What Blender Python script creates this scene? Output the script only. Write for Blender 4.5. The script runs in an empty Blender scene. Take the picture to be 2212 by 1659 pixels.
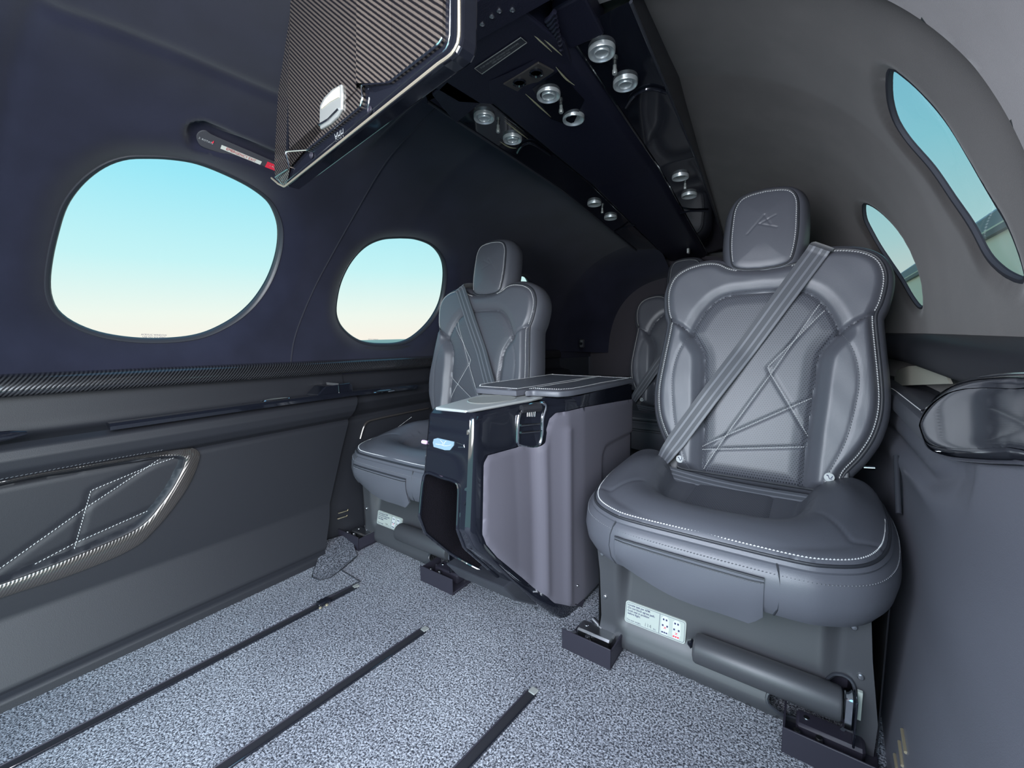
import bpy, math, random
import numpy as np
from mathutils import Matrix, Vector
random.seed(7); np.random.seed(7)
PI = math.pi
S = bpy.context.scene
COL = S.collection
# ---------------------------------------------------------------- camera
R = np.array([[0.8104767394926311, -0.051055721509667085, 0.5835415735339866],
              [0.5854339038280371, 0.10438313156266216, -0.8039722048017809],
              [-0.019864515852608296, 0.9932257926304064, 0.11448985048309827]])
FPX = 905.0
CAM = np.array([0.55, 0.0, 0.65])
cd = bpy.data.cameras.new('camera'); cam = bpy.data.objects.new('camera', cd); COL.objects.link(cam)
cd.sensor_width = 36.0; cd.lens = 36.0*FPX/2212; cd.clip_start = 0.01; cd.clip_end = 2000
M4 = Matrix([list(R[0])+[CAM[0]], list(R[1])+[CAM[1]], list(R[2])+[CAM[2]], [0, 0, 0, 1]])
cam.matrix_world = M4
S.camera = cam
# ---------------------------------------------------------------- world (clear sky, pale at the horizon)
w = bpy.data.worlds.new('sky'); S.world = w; w.use_nodes = True
nt = w.node_tree; nt.nodes.clear()
tc = nt.nodes.new('ShaderNodeTexCoord'); sp = nt.nodes.new('ShaderNodeSeparateXYZ')
cr = nt.nodes.new('ShaderNodeValToRGB'); bg = nt.nodes.new('ShaderNodeBackground'); wo = nt.nodes.new('ShaderNodeOutputWorld')
nt.links.new(tc.outputs['Generated'], sp.inputs[0]); nt.links.new(sp.outputs['Z'], cr.inputs[0])
nt.links.new(cr.outputs[0], bg.inputs[0]); nt.links.new(bg.outputs[0], wo.inputs[0])
el = cr.color_ramp.elements
el[0].position = 0.0; el[0].color = (0.92, 0.90, 0.80, 1)
el[1].position = 1.0; el[1].color = (0.16, 0.42, 0.75, 1)
for p, c in ((0.05, (0.84, 0.94, 0.86, 1)), (0.15, (0.54, 0.90, 0.92, 1)), (0.30, (0.31, 0.80, 0.93, 1)), (0.5, (0.24, 0.68, 0.92, 1))):
    e = el.new(p); e.color = c
bg.inputs[1].default_value = 3.1
# daylight entering through the open cabin door, plus an added fill lamp inside
def area(name, loc, target, sx, sy, power, color):
    ld = bpy.data.lights.new(name, 'AREA'); ld.shape = 'RECTANGLE'; ld.size = sx; ld.size_y = sy
    ld.energy = power; ld.color = color
    o = bpy.data.objects.new(name, ld); COL.objects.link(o); o.location = loc
    o.rotation_euler = (Vector(target)-Vector(loc)).to_track_quat('-Z', 'Y').to_euler(); return o
area('door_daylight', (1.25, -0.35, 1.05), (0.1, 0.9, 0.45), 1.1, 1.2, 66, (0.95, 0.94, 1.0))
area('cabin_fill', (0.22, -0.55, 0.88), (0.80, 0.5, 0.58), 0.7, 0.6, 27, (0.89, 0.89, 1.0))
S.view_settings.view_transform = 'Standard'; S.view_settings.look = 'None'
S.view_settings.gamma = 1.0; S.view_settings.use_curve_mapping = False
S.view_settings.exposure = 0.0

# ---------------------------------------------------------------- helpers: measuring
def ray(x, y):
    return R @ np.array([(x-1106.0)/FPX, -(y-829.5)/FPX, -1.0])
def onx(x, y, X): r = ray(x, y); return CAM + r*(X-CAM[0])/r[0]
def ony(x, y, Y): r = ray(x, y); return CAM + r*(Y-CAM[1])/r[1]
def onz(x, y, Z): r = ray(x, y); return CAM + r*(Z-CAM[2])/r[2]
def sstep(a, b, x):
    t = np.clip((x-a)/(b-a), 0, 1); return t*t*(3-2*t)
def seg_dist(P, poly, closed=True):
    P = np.asarray(P, float); V = np.asarray(poly, float)
    A = V; B = np.roll(V, -1, axis=0)
    if not closed: A = V[:-1]; B = V[1:]
    best = np.full(len(P), 1e9); near = np.zeros((len(P), 2))
    for a, b in zip(A, B):
        d = b-a; L = max(d@d, 1e-14)
        t = np.clip(((P-a)@d)/L, 0, 1); q = a+t[:, None]*d
        D = np.hypot(*(P-q).T); m = D < best
        best[m] = D[m]; near[m] = q[m]
    return best, near
def inside(P, poly):
    P = np.asarray(P, float); V = np.asarray(poly, float); c = np.zeros(len(P), bool)
    x, y = P.T; j = len(V)-1
    for i in range(len(V)):
        xi, yi = V[i]; xj, yj = V[j]
        if abs(yj-yi) > 1e-12:
            c ^= ((yi > y) != (yj > y)) & (x < (xj-xi)*(y-yi)/(yj-yi)+xi)
        j = i
    return c
def sdf(P, poly):
    d, n = seg_dist(P, poly); return np.where(inside(P, poly), -d, d), n
def smooth_poly(pts, closed=True, k=6):
    P = [np.array(p, float) for p in pts]; n = len(P); out = []
    rng = range(n) if closed else range(n-1)
    for i in rng:
        if closed: p0, p1, p2, p3 = P[(i-1) % n], P[i], P[(i+1) % n], P[(i+2) % n]
        else: p0, p1, p2, p3 = P[max(i-1, 0)], P[i], P[i+1], P[min(i+2, n-1)]
        for j in range(k):
            t = j/k
            out.append(0.5*((2*p1)+(-p0+p2)*t+(2*p0-5*p1+4*p2-p3)*t*t+(-p0+3*p1-3*p2+p3)*t**3))
    if not closed: out.append(P[-1])
    return np.array(out)
def resample(pts, step, closed=False):
    P = np.array(pts, float)
    if closed: P = np.vstack([P, P[:1]])
    L = np.concatenate([[0], np.cumsum(np.linalg.norm(np.diff(P, axis=0), axis=1))])
    n = max(2, int(round(L[-1]/step))+1); s = np.linspace(0, L[-1], n)
    Q = np.array([np.interp(s, L, P[:, k]) for k in range(P.shape[1])]).T
    return Q[:-1] if closed else Q

# ---------------------------------------------------------------- helpers: objects
def mesh_obj(name, verts, faces, mat, parent=None, smooth=True, sharp=None):
    me = bpy.data.meshes.new(name)
    me.from_pydata([tuple(map(float, v)) for v in verts], [], [tuple(map(int, f)) for f in faces])
    me.validate()
    if smooth:
        me.polygons.foreach_set('use_smooth', [True]*len(me.polygons))
        try: me.set_sharp_from_angle(angle=math.radians(sharp or 40))
        except Exception: pass
    me.materials.append(mat)
    o = bpy.data.objects.new(name, me); COL.objects.link(o)
    if parent is not None: o.parent = parent
    return o
def tag(o, label=None, cat=None, group=None, kind=None):
    if label: o['label'] = label
    if cat: o['category'] = cat
    if group: o['group'] = group
    if kind: o['kind'] = kind
    return o
def empty(name, loc, label, cat, group=None, rz=0):
    o = bpy.data.objects.new(name, None); COL.objects.link(o)
    o.location = loc; o.rotation_euler = (0, 0, rz); o.empty_display_size = .05
    return tag(o, label, cat, group)
class MB:
    def __init__(s): s.v = []; s.f = []
    def add(s, v, f):
        n = len(s.v); s.v += [tuple(p) for p in v]; s.f += [tuple(i+n for i in q) for q in f]
    def box(s, c, d, rot=None, bev=0.0):
        x, y, z = [k/2 for k in d]; b = min(bev, x*.9, y*.9, z*.9)
        vs = []
        if b > 0:
            idx = {}
            for sx in (-1, 1):
                for sy in (-1, 1):
                    for sz in (-1, 1):
                        for a in range(3):
                            p = [sx*(x-b), sy*(y-b), sz*(z-b)]
                            p[a] = (sx*x, sy*y, sz*z)[a]
                            idx[(sx, sy, sz, a)] = len(vs); vs.append(p)
            fs = []
            o3 = [(1, 2), (2, 0), (0, 1)]
            for a in range(3):
                b1, b2 = o3[a]
                for sg in (-1, 1):
                    q = []
                    for t1, t2 in ((-1, -1), (1, -1), (1, 1), (-1, 1)):
                        k = [0, 0, 0]; k[a] = sg; k[b1] = t1; k[b2] = t2; q.append(idx[(k[0], k[1], k[2], a)])
                    fs.append(q if sg > 0 else q[::-1])
            for a in range(3):
                b1, b2 = o3[a]
                for t1 in (-1, 1):
                    for t2 in (-1, 1):
                        def kk(sa, ax):
                            k = [0, 0, 0]; k[a] = sa; k[b1] = t1; k[b2] = t2; return idx[(k[0], k[1], k[2], ax)]
                        fs.append([kk(-1, b1), kk(1, b1), kk(1, b2), kk(-1, b2)])
            for sx in (-1, 1):
                for sy in (-1, 1):
                    for sz in (-1, 1): fs.append([idx[(sx, sy, sz, a)] for a in range(3)])
        else:
            vs = [[sx*x, sy*y, sz*z] for sx in (-1, 1) for sy in (-1, 1) for sz in (-1, 1)]
            fs = [(0, 1, 3, 2), (4, 6, 7, 5), (0, 4, 5, 1), (2, 3, 7, 6), (0, 2, 6, 4), (1, 5, 7, 3)]
        V = np.array(vs, float)
        if rot is not None: V = V @ np.array(rot, float).T
        s.add(V+np.array(c, float), fs); return s
    def tube(s, pts, r, n=8, closed=False, cap=True, flat=1.0, up=None):
        P = np.array(pts, float); m = len(P)
        rr = np.full(m, r) if np.isscalar(r) else np.array(r, float)
        T = np.roll(P, -1, 0)-np.roll(P, 1, 0) if closed else np.gradient(P, axis=0)
        T /= np.maximum(np.linalg.norm(T, axis=1)[:, None], 1e-12)
        u = np.array(up if up is not None else (0.13, 0.2, 1.0), float)
        vs = []
        for i in range(m):
            a = u-T[i]*(u@T[i]); la = np.linalg.norm(a)
            if la < 1e-4: u2 = np.array((1., .1, 0)); a = u2-T[i]*(u2@T[i]); la = np.linalg.norm(a)
            a /= la; b = np.cross(T[i], a)
            if up is None: u = a
            for k in range(n):
                t = 2*PI*k/n; vs.append(P[i]+rr[i]*(math.cos(t)*a*flat+math.sin(t)*b))
        fs = []
        for i in range(m if closed else m-1):
            j = (i+1) % m
            for k in range(n): k2 = (k+1) % n; fs.append((i*n+k, i*n+k2, j*n+k2, j*n+k))
        if cap and not closed: fs += [tuple(range(n))[::-1], tuple((m-1)*n+k for k in range(n))]
        s.add(vs, fs); return s
    def lathe(s, prof, c, axis, n=24):
        ax = np.array(axis, float); ax /= np.linalg.norm(ax)
        h = np.array((0, 1., 0)) if abs(ax[1]) < .9 else np.array((1., 0, 0))
        a = np.cross(ax, h); a /= np.linalg.norm(a); b = np.cross(ax, a); c = np.array(c, float)
        vs = [c+ax*z+r*(math.cos(2*PI*k/n)*a+math.sin(2*PI*k/n)*b) for r, z in prof for k in range(n)]
        fs = [(i*n+k, i*n+(k+1) % n, (i+1)*n+(k+1) % n, (i+1)*n+k) for i in range(len(prof)-1) for k in range(n)]
        s.add(vs, fs); return s
    def ribbon(s, pts, wdir, width, thick, nrm=None):
        """flat strap along pts, width vector directions wdir (array or one), thickness along normal"""
        P = np.array(pts, float); m = len(P); W = np.array(wdir, float)
        if W.ndim == 1: W = np.tile(W, (m, 1))
        W = W/np.linalg.norm(W, axis=1)[:, None]
        T = np.gradient(P, axis=0); T /= np.linalg.norm(T, axis=1)[:, None]
        N = np.cross(W, T); N /= np.linalg.norm(N, axis=1)[:, None]
        ww = width if np.ndim(width) else np.full(m, width)
        vs = []
        for i in range(m):
            for a, b in ((-1, -1), (1, -1), (1, 1), (-1, 1)):
                vs.append(P[i]+W[i]*a*ww[i]/2+N[i]*b*thick/2)
        fs = [(i*4+k, i*4+(k+1) % 4, i*4+4+(k+1) % 4, i*4+4+k) for i in range(m-1) for k in range(4)]
        fs += [(3, 2, 1, 0), (m*4-4, m*4-3, m*4-2, m*4-1)]
        s.add(vs, fs); return s
    def prism(s, poly, f0, f1):
        """polygon poly [(a,b)], f0/f1 map (a,b)->3D for both caps"""
        n = len(poly); vs = [f0(*p) for p in poly]+[f1(*p) for p in poly]
        s.add(vs, [tuple(range(n))[::-1], tuple(range(n, 2*n))]+[(i, (i+1) % n, n+(i+1) % n, n+i) for i in range(n)]); return s
    def grid(s, G, flip=False):
        G = np.array(G, float); a, b = G.shape[:2]
        fs = [(i*b+j, i*b+j+1, (i+1)*b+j+1, (i+1)*b+j) for i in range(a-1) for j in range(b-1)]
        if flip: fs = [f[::-1] for f in fs]
        s.add(G.reshape(-1, 3), fs); return s
    def build(s, name, mat, parent=None, smooth=True, sharp=40): return mesh_obj(name, s.v, s.f, mat, parent, smooth, sharp)
def bevel(o, w=.003, seg=2):
    m = o.modifiers.new('bevel', 'BEVEL'); m.width = w; m.segments = seg; m.limit_method = 'ANGLE'; m.angle_limit = math.radians(35); return o
def stitches(mb, pts, nrm, ln=.0042, gap=.0022, r=.0009, slant=.0004):
    """a row of little raised thread stitches following pts; nrm(point index fraction) or vector"""
    P = resample(pts, .001); d = np.linalg.norm(P[1]-P[0]); k = max(1, int(ln/d)); g = max(1, int(gap/d))
    i = 0
    while i+k < len(P):
        a, b = P[i], P[i+k]; t = b-a; L = np.linalg.norm(t)
        if L > 1e-5:
            t /= L; n = np.array(nrm, float); n = n-t*(n@t); n /= np.linalg.norm(n); q = np.cross(t, n)
            a2 = a+q*slant; b2 = b-q*slant; mid = (a2+b2)/2
            vs = [a2+q*r*.5, a2-q*r*.5, mid+q*r+n*0, mid+n*r*1.5, mid-q*r, b2+q*r*.5, b2-q*r*.5]
            mb.add(vs, [(0, 2, 3), (0, 3, 1), (1, 3, 4), (2, 5, 3), (5, 6, 3), (6, 4, 3)])
        i += k+g
def field_panel(outline, cell, fmap, height, regions=None, names=None, mats=None, parent=None, holes=()):
    """grid fill of a 2D outline, border vertices snapped on it; fmap(u,v,h)->3D; splits faces by region index"""
    poly = np.array(outline, float)
    lo = poly.min(0)-cell; hi = poly.max(0)+cell
    nu = int((hi[0]-lo[0])/cell)+1; nv = int((hi[1]-lo[1])/cell)+1
    U, V = np.meshgrid(lo[0]+cell*np.arange(nu+1), lo[1]+cell*np.arange(nv+1), indexing='ij')
    P = np.stack([U.ravel(), V.ravel()], 1)
    d, n = sdf(P, poly); m = np.abs(d) < .72*cell; P[m] = n[m]; d[m] = 0
    for h in holes:
        dh, nh = sdf(P, h); mh = np.abs(dh) < .72*cell; P[mh] = nh[mh]; dh[mh] = 0; d = np.maximum(d, -dh)
    I = np.arange((nu+1)*(nv+1)).reshape(nu+1, nv+1)
    F = np.stack([I[:-1, :-1], I[1:, :-1], I[1:, 1:], I[:-1, 1:]], -1).reshape(-1, 4)
    F = F[(d[F] <= 1e-9).all(1)]
    H = height(P[:, 0], P[:, 1], d)
    X = fmap(P[:, 0], P[:, 1], H)
    C = P[F].mean(1)
    reg = np.zeros(len(F), int) if regions is None else regions(C)
    objs = []
    for k in range(reg.max()+1):
        Fk = F[reg == k]
        if not len(Fk): objs.append(None); continue
        used, inv = np.unique(Fk, return_inverse=True)
        objs.append(mesh_obj(names[k], X[used], inv.reshape(-1, 4), mats[k], parent, True, 80))
    return objs
def skirt(outline, prof, fmap, cell=.006, closed=True):
    """walls around outline: prof = [(outward offset, height)]"""
    P = resample(outline, cell, closed); T = np.roll(P, -1, 0)-np.roll(P, 1, 0); T /= np.linalg.norm(T, axis=1)[:, None]
    N = np.stack([T[:, 1], -T[:, 0]], 1)
    if np.sum(P[:, 0]*np.roll(P[:, 1], -1)-np.roll(P[:, 0], -1)*P[:, 1]) < 0: N = -N
    vs = []; n = len(P)
    for off, h in prof:
        Q = P+N*off; hh = h(Q[:, 0], Q[:, 1]) if callable(h) else np.full(n, h)
        vs += list(fmap(Q[:, 0], Q[:, 1], hh))
    fs = [(i*n+k, i*n+(k+1) % n, (i+1)*n+(k+1) % n, (i+1)*n+k) for i in range(len(prof)-1) for k in range(n)]
    mb = MB(); mb.add(vs, fs); mb.f.append(tuple((len(prof)-1)*n+k for k in range(n))); return mb
def text_mesh(body, size, origin, xdir, ydir, mat, name='lettering', parent=None, align='LEFT', off=.0004, sx=1.0, bold=0.0):
    cu = bpy.data.curves.new('t', 'FONT'); cu.body = body; cu.size = size; cu.align_x = align; cu.align_y = 'CENTER'
    cu.offset = bold; cu.resolution_u = 2
    to = bpy.data.objects.new('t', cu); COL.objects.link(to)
    me = bpy.data.meshes.new_from_object(to.evaluated_get(bpy.context.evaluated_depsgraph_get()))
    bpy.data.objects.remove(to)
    x = np.array(xdir, float); x /= np.linalg.norm(x); y = np.array(ydir, float); y -= x*(x@y); y /= np.linalg.norm(y); n = np.cross(x, y)
    vs = [np.array(origin)+x*v.co.x*sx+y*v.co.y+n*off for v in me.vertices]
    fs = [tuple(p.vertices) for p in me.polygons]
    bpy.data.meshes.remove(me)
    return mesh_obj(name, vs, fs, mat, parent, False)

# ---------------------------------------------------------------- materials
def new_mat(name):
    m = bpy.data.materials.new(name); m.use_nodes = True; t = m.node_tree
    return m, t, t.nodes['Principled BSDF']
def N(t, k, **kw):
    n = t.nodes.new(k)
    for a, b in kw.items(): setattr(n, a, b)
    return n
def coords(t, scale=1.0):
    tc = N(t, 'ShaderNodeTexCoord'); mp = N(t, 'ShaderNodeMapping')
    mp.inputs['Scale'].default_value = (scale,)*3 if np.isscalar(scale) else scale
    t.links.new(tc.outputs['Object'], mp.inputs[0]); return mp.outputs[0]
def simple(name, col, rough=.5, metal=0.0, coat=0.0, spec=.5, bump=None, var=0.0, sheen=0.0, bumpscale=.0):
    m, t, p = new_mat(name)
    p.inputs['Base Color'].default_value = (*col, 1); p.inputs['Roughness'].default_value = rough
    p.inputs['Metallic'].default_value = metal; p.inputs['Coat Weight'].default_value = coat
    p.inputs['Coat Roughness'].default_value = .05; p.inputs['Specular IOR Level'].default_value = spec
    p.inputs['Sheen Weight'].default_value = sheen; p.inputs['Sheen Roughness'].default_value = .5
    if bump:
        no = N(t, 'ShaderNodeTexNoise'); no.inputs['Scale'].default_value = bump[0]; no.inputs['Detail'].default_value = 3
        t.links.new(coords(t), no.inputs['Vector'])
        b = N(t, 'ShaderNodeBump'); b.inputs['Strength'].default_value = bump[1]; b.inputs['Distance'].default_value = bump[2]
        t.links.new(no.outputs[0], b.inputs['Height']); t.links.new(b.outputs[0], p.inputs['Normal'])
    if var:
        no = N(t, 'ShaderNodeTexNoise'); no.inputs['Scale'].default_value = 9; no.inputs['Detail'].default_value = 6
        t.links.new(coords(t), no.inputs['Vector'])
        r = N(t, 'ShaderNodeValToRGB'); r.color_ramp.elements[0].position = .35; r.color_ramp.elements[1].position = .7
        r.color_ramp.elements[0].color = (*[c*(1-var) for c in col], 1); r.color_ramp.elements[1].color = (*[c*(1+var) for c in col], 1)
        t.links.new(no.outputs[0], r.inputs[0]); t.links.new(r.outputs[0], p.inputs['Base Color'])
    return m
LEA = simple('seat_leather', (.084, .087, .104), .40, spec=.55, bump=(900, .25, .0006))
LEA2 = simple('panel_leather', (.016, .0165, .021), .5, spec=.38, bump=(800, .25, .0006))
SUEDE = simple('suede', (.016, .017, .032), .95, spec=.12, sheen=.22, bump=(1400, .3, .0006), var=.16)
SUEDEG = simple('suede_grey', (.046, .039, .037), .95, spec=.15, sheen=.2, bump=(1400, .3, .0006), var=.22)
GLOSS = simple('piano_black', (.008, .009, .014), .06, spec=.6, coat=.6)
SATIN = simple('satin_black_plastic', (.03, .032, .040), .38, spec=.5, bump=(1200, .15, .0004))
GREYP = simple('grey_painted_shell', (.115, .108, .132), .45, spec=.5, bump=(1200, .2, .0004))
BASEM = simple('seat_base_grey', (.046, .047, .053), .42, spec=.5, bump=(1200, .2, .0004))
DARK = simple('dark_recess', (.006, .006, .01), .8)
BLKM = simple('black_metal', (.022, .02, .03), .5, spec=.4)
ALU = simple('brushed_aluminium', (.62, .64, .64), .3, metal=.55)
CHROME = simple('chrome', (.8, .82, .84), .12, metal=1)
STEEL = simple('steel', (.45, .46, .48), .3, metal=1)
THREAD = simple('white_thread', (.60, .60, .60), .8)
THREADD = simple('dark_thread', (.12, .125, .14), .7)
PIPE = simple('piping_dark', (.022, .024, .03), .5)
WHITE = simple('white_print', (.5, .52, .52), .6)
CREAM = simple('cream_plate', (.36, .39, .36), .55)
RED = simple('red_label', (.75, .03, .06), .5)
REDT = simple('red_print', (.45, .03, .04), .5)
NAVY = simple('navy_print', (.03, .03, .09), .5)
PALE = simple('pale_silver', (.42, .43, .41), .38, metal=.5)
FUR = simple('black_pile_lining', (.009, .008, .011), 1.0, spec=.05, sheen=.0, bump=(500, .8, .003))
LENS = simple('lens', (.55, .57, .55), .2, metal=.7)
def carpet_mat(name, dark, light, scale=(330, 330, 330)):
    m, t, p = new_mat(name); p.inputs['Roughness'].default_value = .95; p.inputs['Specular IOR Level'].default_value = .15
    no = N(t, 'ShaderNodeTexNoise'); no.inputs['Scale'].default_value = 1; no.inputs['Detail'].default_value = 2; no.inputs['Roughness'].default_value = .6
    no.inputs['Distortion'].default_value = .6
    t.links.new(coords(t, scale), no.inputs['Vector'])
    big = N(t, 'ShaderNodeTexNoise'); big.inputs['Scale'].default_value = 3; big.inputs['Detail'].default_value = 3
    t.links.new(coords(t), big.inputs['Vector'])
    r = N(t, 'ShaderNodeValToRGB'); e = r.color_ramp.elements
    e[0].position = .40; e[0].color = (*dark, 1); e[1].position = .62; e[1].color = (*light, 1)
    md = e.__class__ and r.color_ramp.elements.new(.5); md.color = (*[(a*.6+b*.4) for a, b in zip(dark, light)], 1)
    t.links.new(no.outputs[0], r.inputs[0])
    mx = N(t, 'ShaderNodeMix', data_type='RGBA', blend_type='MULTIPLY'); mx.inputs['Factor'].default_value = 1
    r2 = N(t, 'ShaderNodeValToRGB'); r2.color_ramp.elements[0].color = (.78, .78, .8, 1); r2.color_ramp.elements[1].color = (1, 1, 1, 1)
    r2.color_ramp.elements[0].position = .4; r2.color_ramp.elements[1].position = .6
    t.links.new(big.outputs[0], r2.inputs[0]); t.links.new(r.outputs[0], mx.inputs['A']); t.links.new(r2.outputs[0], mx.inputs['B'])
    t.links.new(mx.outputs['Result'], p.inputs['Base Color'])
    b = N(t, 'ShaderNodeBump'); b.inputs['Strength'].default_value = .8; b.inputs['Distance'].default_value = .003
    t.links.new(no.outputs[0], b.inputs['Height']); t.links.new(b.outputs[0], p.inputs['Normal'])
    return m
CARPET = carpet_mat('grey_loop_carpet', (.04, .042, .052), (.44, .455, .50))
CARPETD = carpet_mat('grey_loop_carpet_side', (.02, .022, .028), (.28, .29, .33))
def carbon_mat(name, per, rot, c1, c2, rough=.22):
    m, t, p = new_mat(name); p.inputs['Roughness'].default_value = rough; p.inputs['Coat Weight'].default_value = .5
    tc = N(t, 'ShaderNodeTexCoord'); mp = N(t, 'ShaderNodeMapping'); mp.inputs['Rotation'].default_value = rot
    t.links.new(tc.outputs['Object'], mp.inputs[0])
    wv = N(t, 'ShaderNodeTexWave'); wv.wave_type = 'BANDS'; wv.bands_direction = 'X'; wv.wave_profile = 'SIN'
    wv.inputs['Scale'].default_value = 1/per*.3142; wv.inputs['Distortion'].default_value = .35; wv.inputs['Detail'].default_value = 1; wv.inputs['Detail Scale'].default_value = 4
    t.links.new(mp.outputs[0], wv.inputs['Vector'])
    r = N(t, 'ShaderNodeValToRGB'); r.color_ramp.elements[0].position = .25; r.color_ramp.elements[1].position = .75
    r.color_ramp.elements[0].color = (*c1, 1); r.color_ramp.elements[1].color = (*c2, 1)
    t.links.new(wv.outputs[0], r.inputs[0]); t.links.new(r.outputs[0], p.inputs['Base Color'])
    b = N(t, 'ShaderNodeBump'); b.inputs['Strength'].default_value = .25; b.inputs['Distance'].default_value = .0008
    t.links.new(wv.outputs[0], b.inputs['Height']); t.links.new(b.outputs[0], p.inputs['Normal'])
    p.inputs['Metallic'].default_value = .45
    return m
CARBON = carbon_mat('carbon_twill', .0052, (0, 0.85, 0), (.012, .011, .013), (.17, .14, .12))
CARBONR = carbon_mat('carbon_rail', .0052, (0.75, 0, 1.571), (.008, .008, .010), (.06, .06, .066))
def perforated():
    m, t, p = new_mat('perforated_leather'); p.inputs['Roughness'].default_value = .42; p.inputs['Specular IOR Level'].default_value = .55
    # staggered grid of small punched holes
    sx = N(t, 'ShaderNodeSeparateXYZ'); t.links.new(coords(t, (1, 1, 1)), sx.inputs[0])
    def mth(op, a, b=None):
        n = N(t, 'ShaderNodeMath', operation=op)
        for i, q in enumerate((a, b)):
            if q is None: continue
            if isinstance(q, (int, float)): n.inputs[i].default_value = q
            else: t.links.new(q, n.inputs[i])
        return n.outputs[0]
    per = .0052
    x = mth('DIVIDE', sx.outputs[0], per); z = mth('DIVIDE', mth('ADD', sx.outputs[2], sx.outputs[1]), per)
    row = mth('FLOOR', z); par = mth('MODULO', mth('ABSOLUTE', row), 2.0); xs = mth('ADD', x, mth('MULTIPLY', par, .5))
    fx = mth('SUBTRACT', mth('FRACT', xs), .5); fz = mth('SUBTRACT', mth('FRACT', z), .5)
    d = mth('SQRT', mth('ADD', mth('MULTIPLY', fx, fx), mth('MULTIPLY', fz, fz)))
    k = mth('GREATER_THAN', d, .21)
    mx = N(t, 'ShaderNodeMix', data_type='RGBA'); t.links.new(k, mx.inputs['Factor'])
    mx.inputs['A'].default_value = (.012, .013, .018, 1); mx.inputs['B'].default_value = (.084, .087, .104, 1)
    t.links.new(mx.outputs['Result'], p.inputs['Base Color'])
    return m
PERF = perforated()
def belt_mat():
    m, t, p = new_mat('belt_webbing'); p.inputs['Roughness'].default_value = .5; p.inputs['Specular IOR Level'].default_value = .5
    p.inputs['Base Color'].default_value = (.05, .054, .066, 1); p.inputs['Sheen Weight'].default_value = .3
    no = N(t, 'ShaderNodeTexNoise'); no.inputs['Scale'].default_value = 1200; t.links.new(coords(t), no.inputs['Vector'])
    b = N(t, 'ShaderNodeBump'); b.inputs['Strength'].default_value = .4; b.inputs['Distance'].default_value = .0006
    t.links.new(no.outputs[0], b.inputs['Height']); t.links.new(b.outputs[0], p.inputs['Normal']); return m
BELT = belt_mat()
BELT2 = simple('belt_stripe', (.12, .125, .145), .45, spec=.5)
def glass(name, tint):
    m = bpy.data.materials.new(name); m.use_nodes = True; t = m.node_tree; t.nodes.clear()
    o = N(t, 'ShaderNodeOutputMaterial'); tr = N(t, 'ShaderNodeBsdfTransparent'); gl = N(t, 'ShaderNodeBsdfGlossy'); mx = N(t, 'ShaderNodeMixShader')
    fr = N(t, 'ShaderNodeFresnel'); fr.inputs[0].default_value = 1.3
    mu = N(t, 'ShaderNodeMath', operation='MULTIPLY'); mu.inputs[1].default_value = .35
    tr.inputs[0].default_value = (*tint, 1); gl.inputs['Roughness'].default_value = .03
    t.links.new(fr.outputs[0], mu.inputs[0]); t.links.new(mu.outputs[0], mx.inputs[0]); t.links.new(tr.outputs[0], mx.inputs[1]); t.links.new(gl.outputs[0], mx.inputs[2]); t.links.new(mx.outputs[0], o.inputs[0])
    return m
WFR = simple('window_seal', (.03, .032, .04), .8, spec=.2)
GLASS = glass('tinted_acrylic', (.335, .325, .325))

# ================================================================ SETTING
NN = 2.5
def hwid(Y): Y = np.asarray(Y, float); return .74-.25*np.clip(Y-1.2, 0, None)**1.5
def htop(Y): Y = np.asarray(Y, float); return .72-.155*np.clip(Y-1.0, 0, None)
ZC = .5
def surf(Y, th, off=0.0):
    a = hwid(Y)+off; h = htop(Y)+off; c = np.cos(th); s = np.sin(th)
    x = a*np.sign(c)*np.abs(c)**(2/NN); z = ZC+h*np.abs(s)**(2/NN)*np.sign(s)
    return np.stack([x, np.broadcast_to(Y, x.shape)+0*x, z], -1)
_th = np.linspace(0, PI, 2001); _p = surf(np.zeros(2001), _th)
_s = np.concatenate([[0], np.cumsum(np.linalg.norm(np.diff(_p, axis=0), axis=1))])
STOT = _s[-1]
def s_of(th): return np.interp(th, _th, _s)
def th_of(s): return np.interp(s, _s, _th)
def hit(px, py, off=0.0):
    r = ray(px, py)
    def f(t):
        q = CAM+r*t; return abs(q[0]/(hwid(q[1])+off))**NN+abs((q[2]-ZC)/(htop(q[1])+off))**NN-1
    t = .02
    while f(t) < 0 and t < 6: t += .01
    lo, hi = t-.01, t
    for _ in range(30):
        m = (lo+hi)/2
        if f(m) < 0: lo = m
        else: hi = m
    return CAM+r*lo
def ys(q, off=0.0):
    a = hwid(q[1])+off; h = htop(q[1])+off
    th = math.atan2((max(q[2]-ZC, 0)/h)**(NN/2), (abs(q[0])/a)**(NN/2))
    if q[0] < 0: th = PI-th
    return (q[1], float(s_of(th)))
def surf_n(Y, s, off): return surf(np.asarray(Y, float), th_of(np.asarray(s, float)), off)

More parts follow.
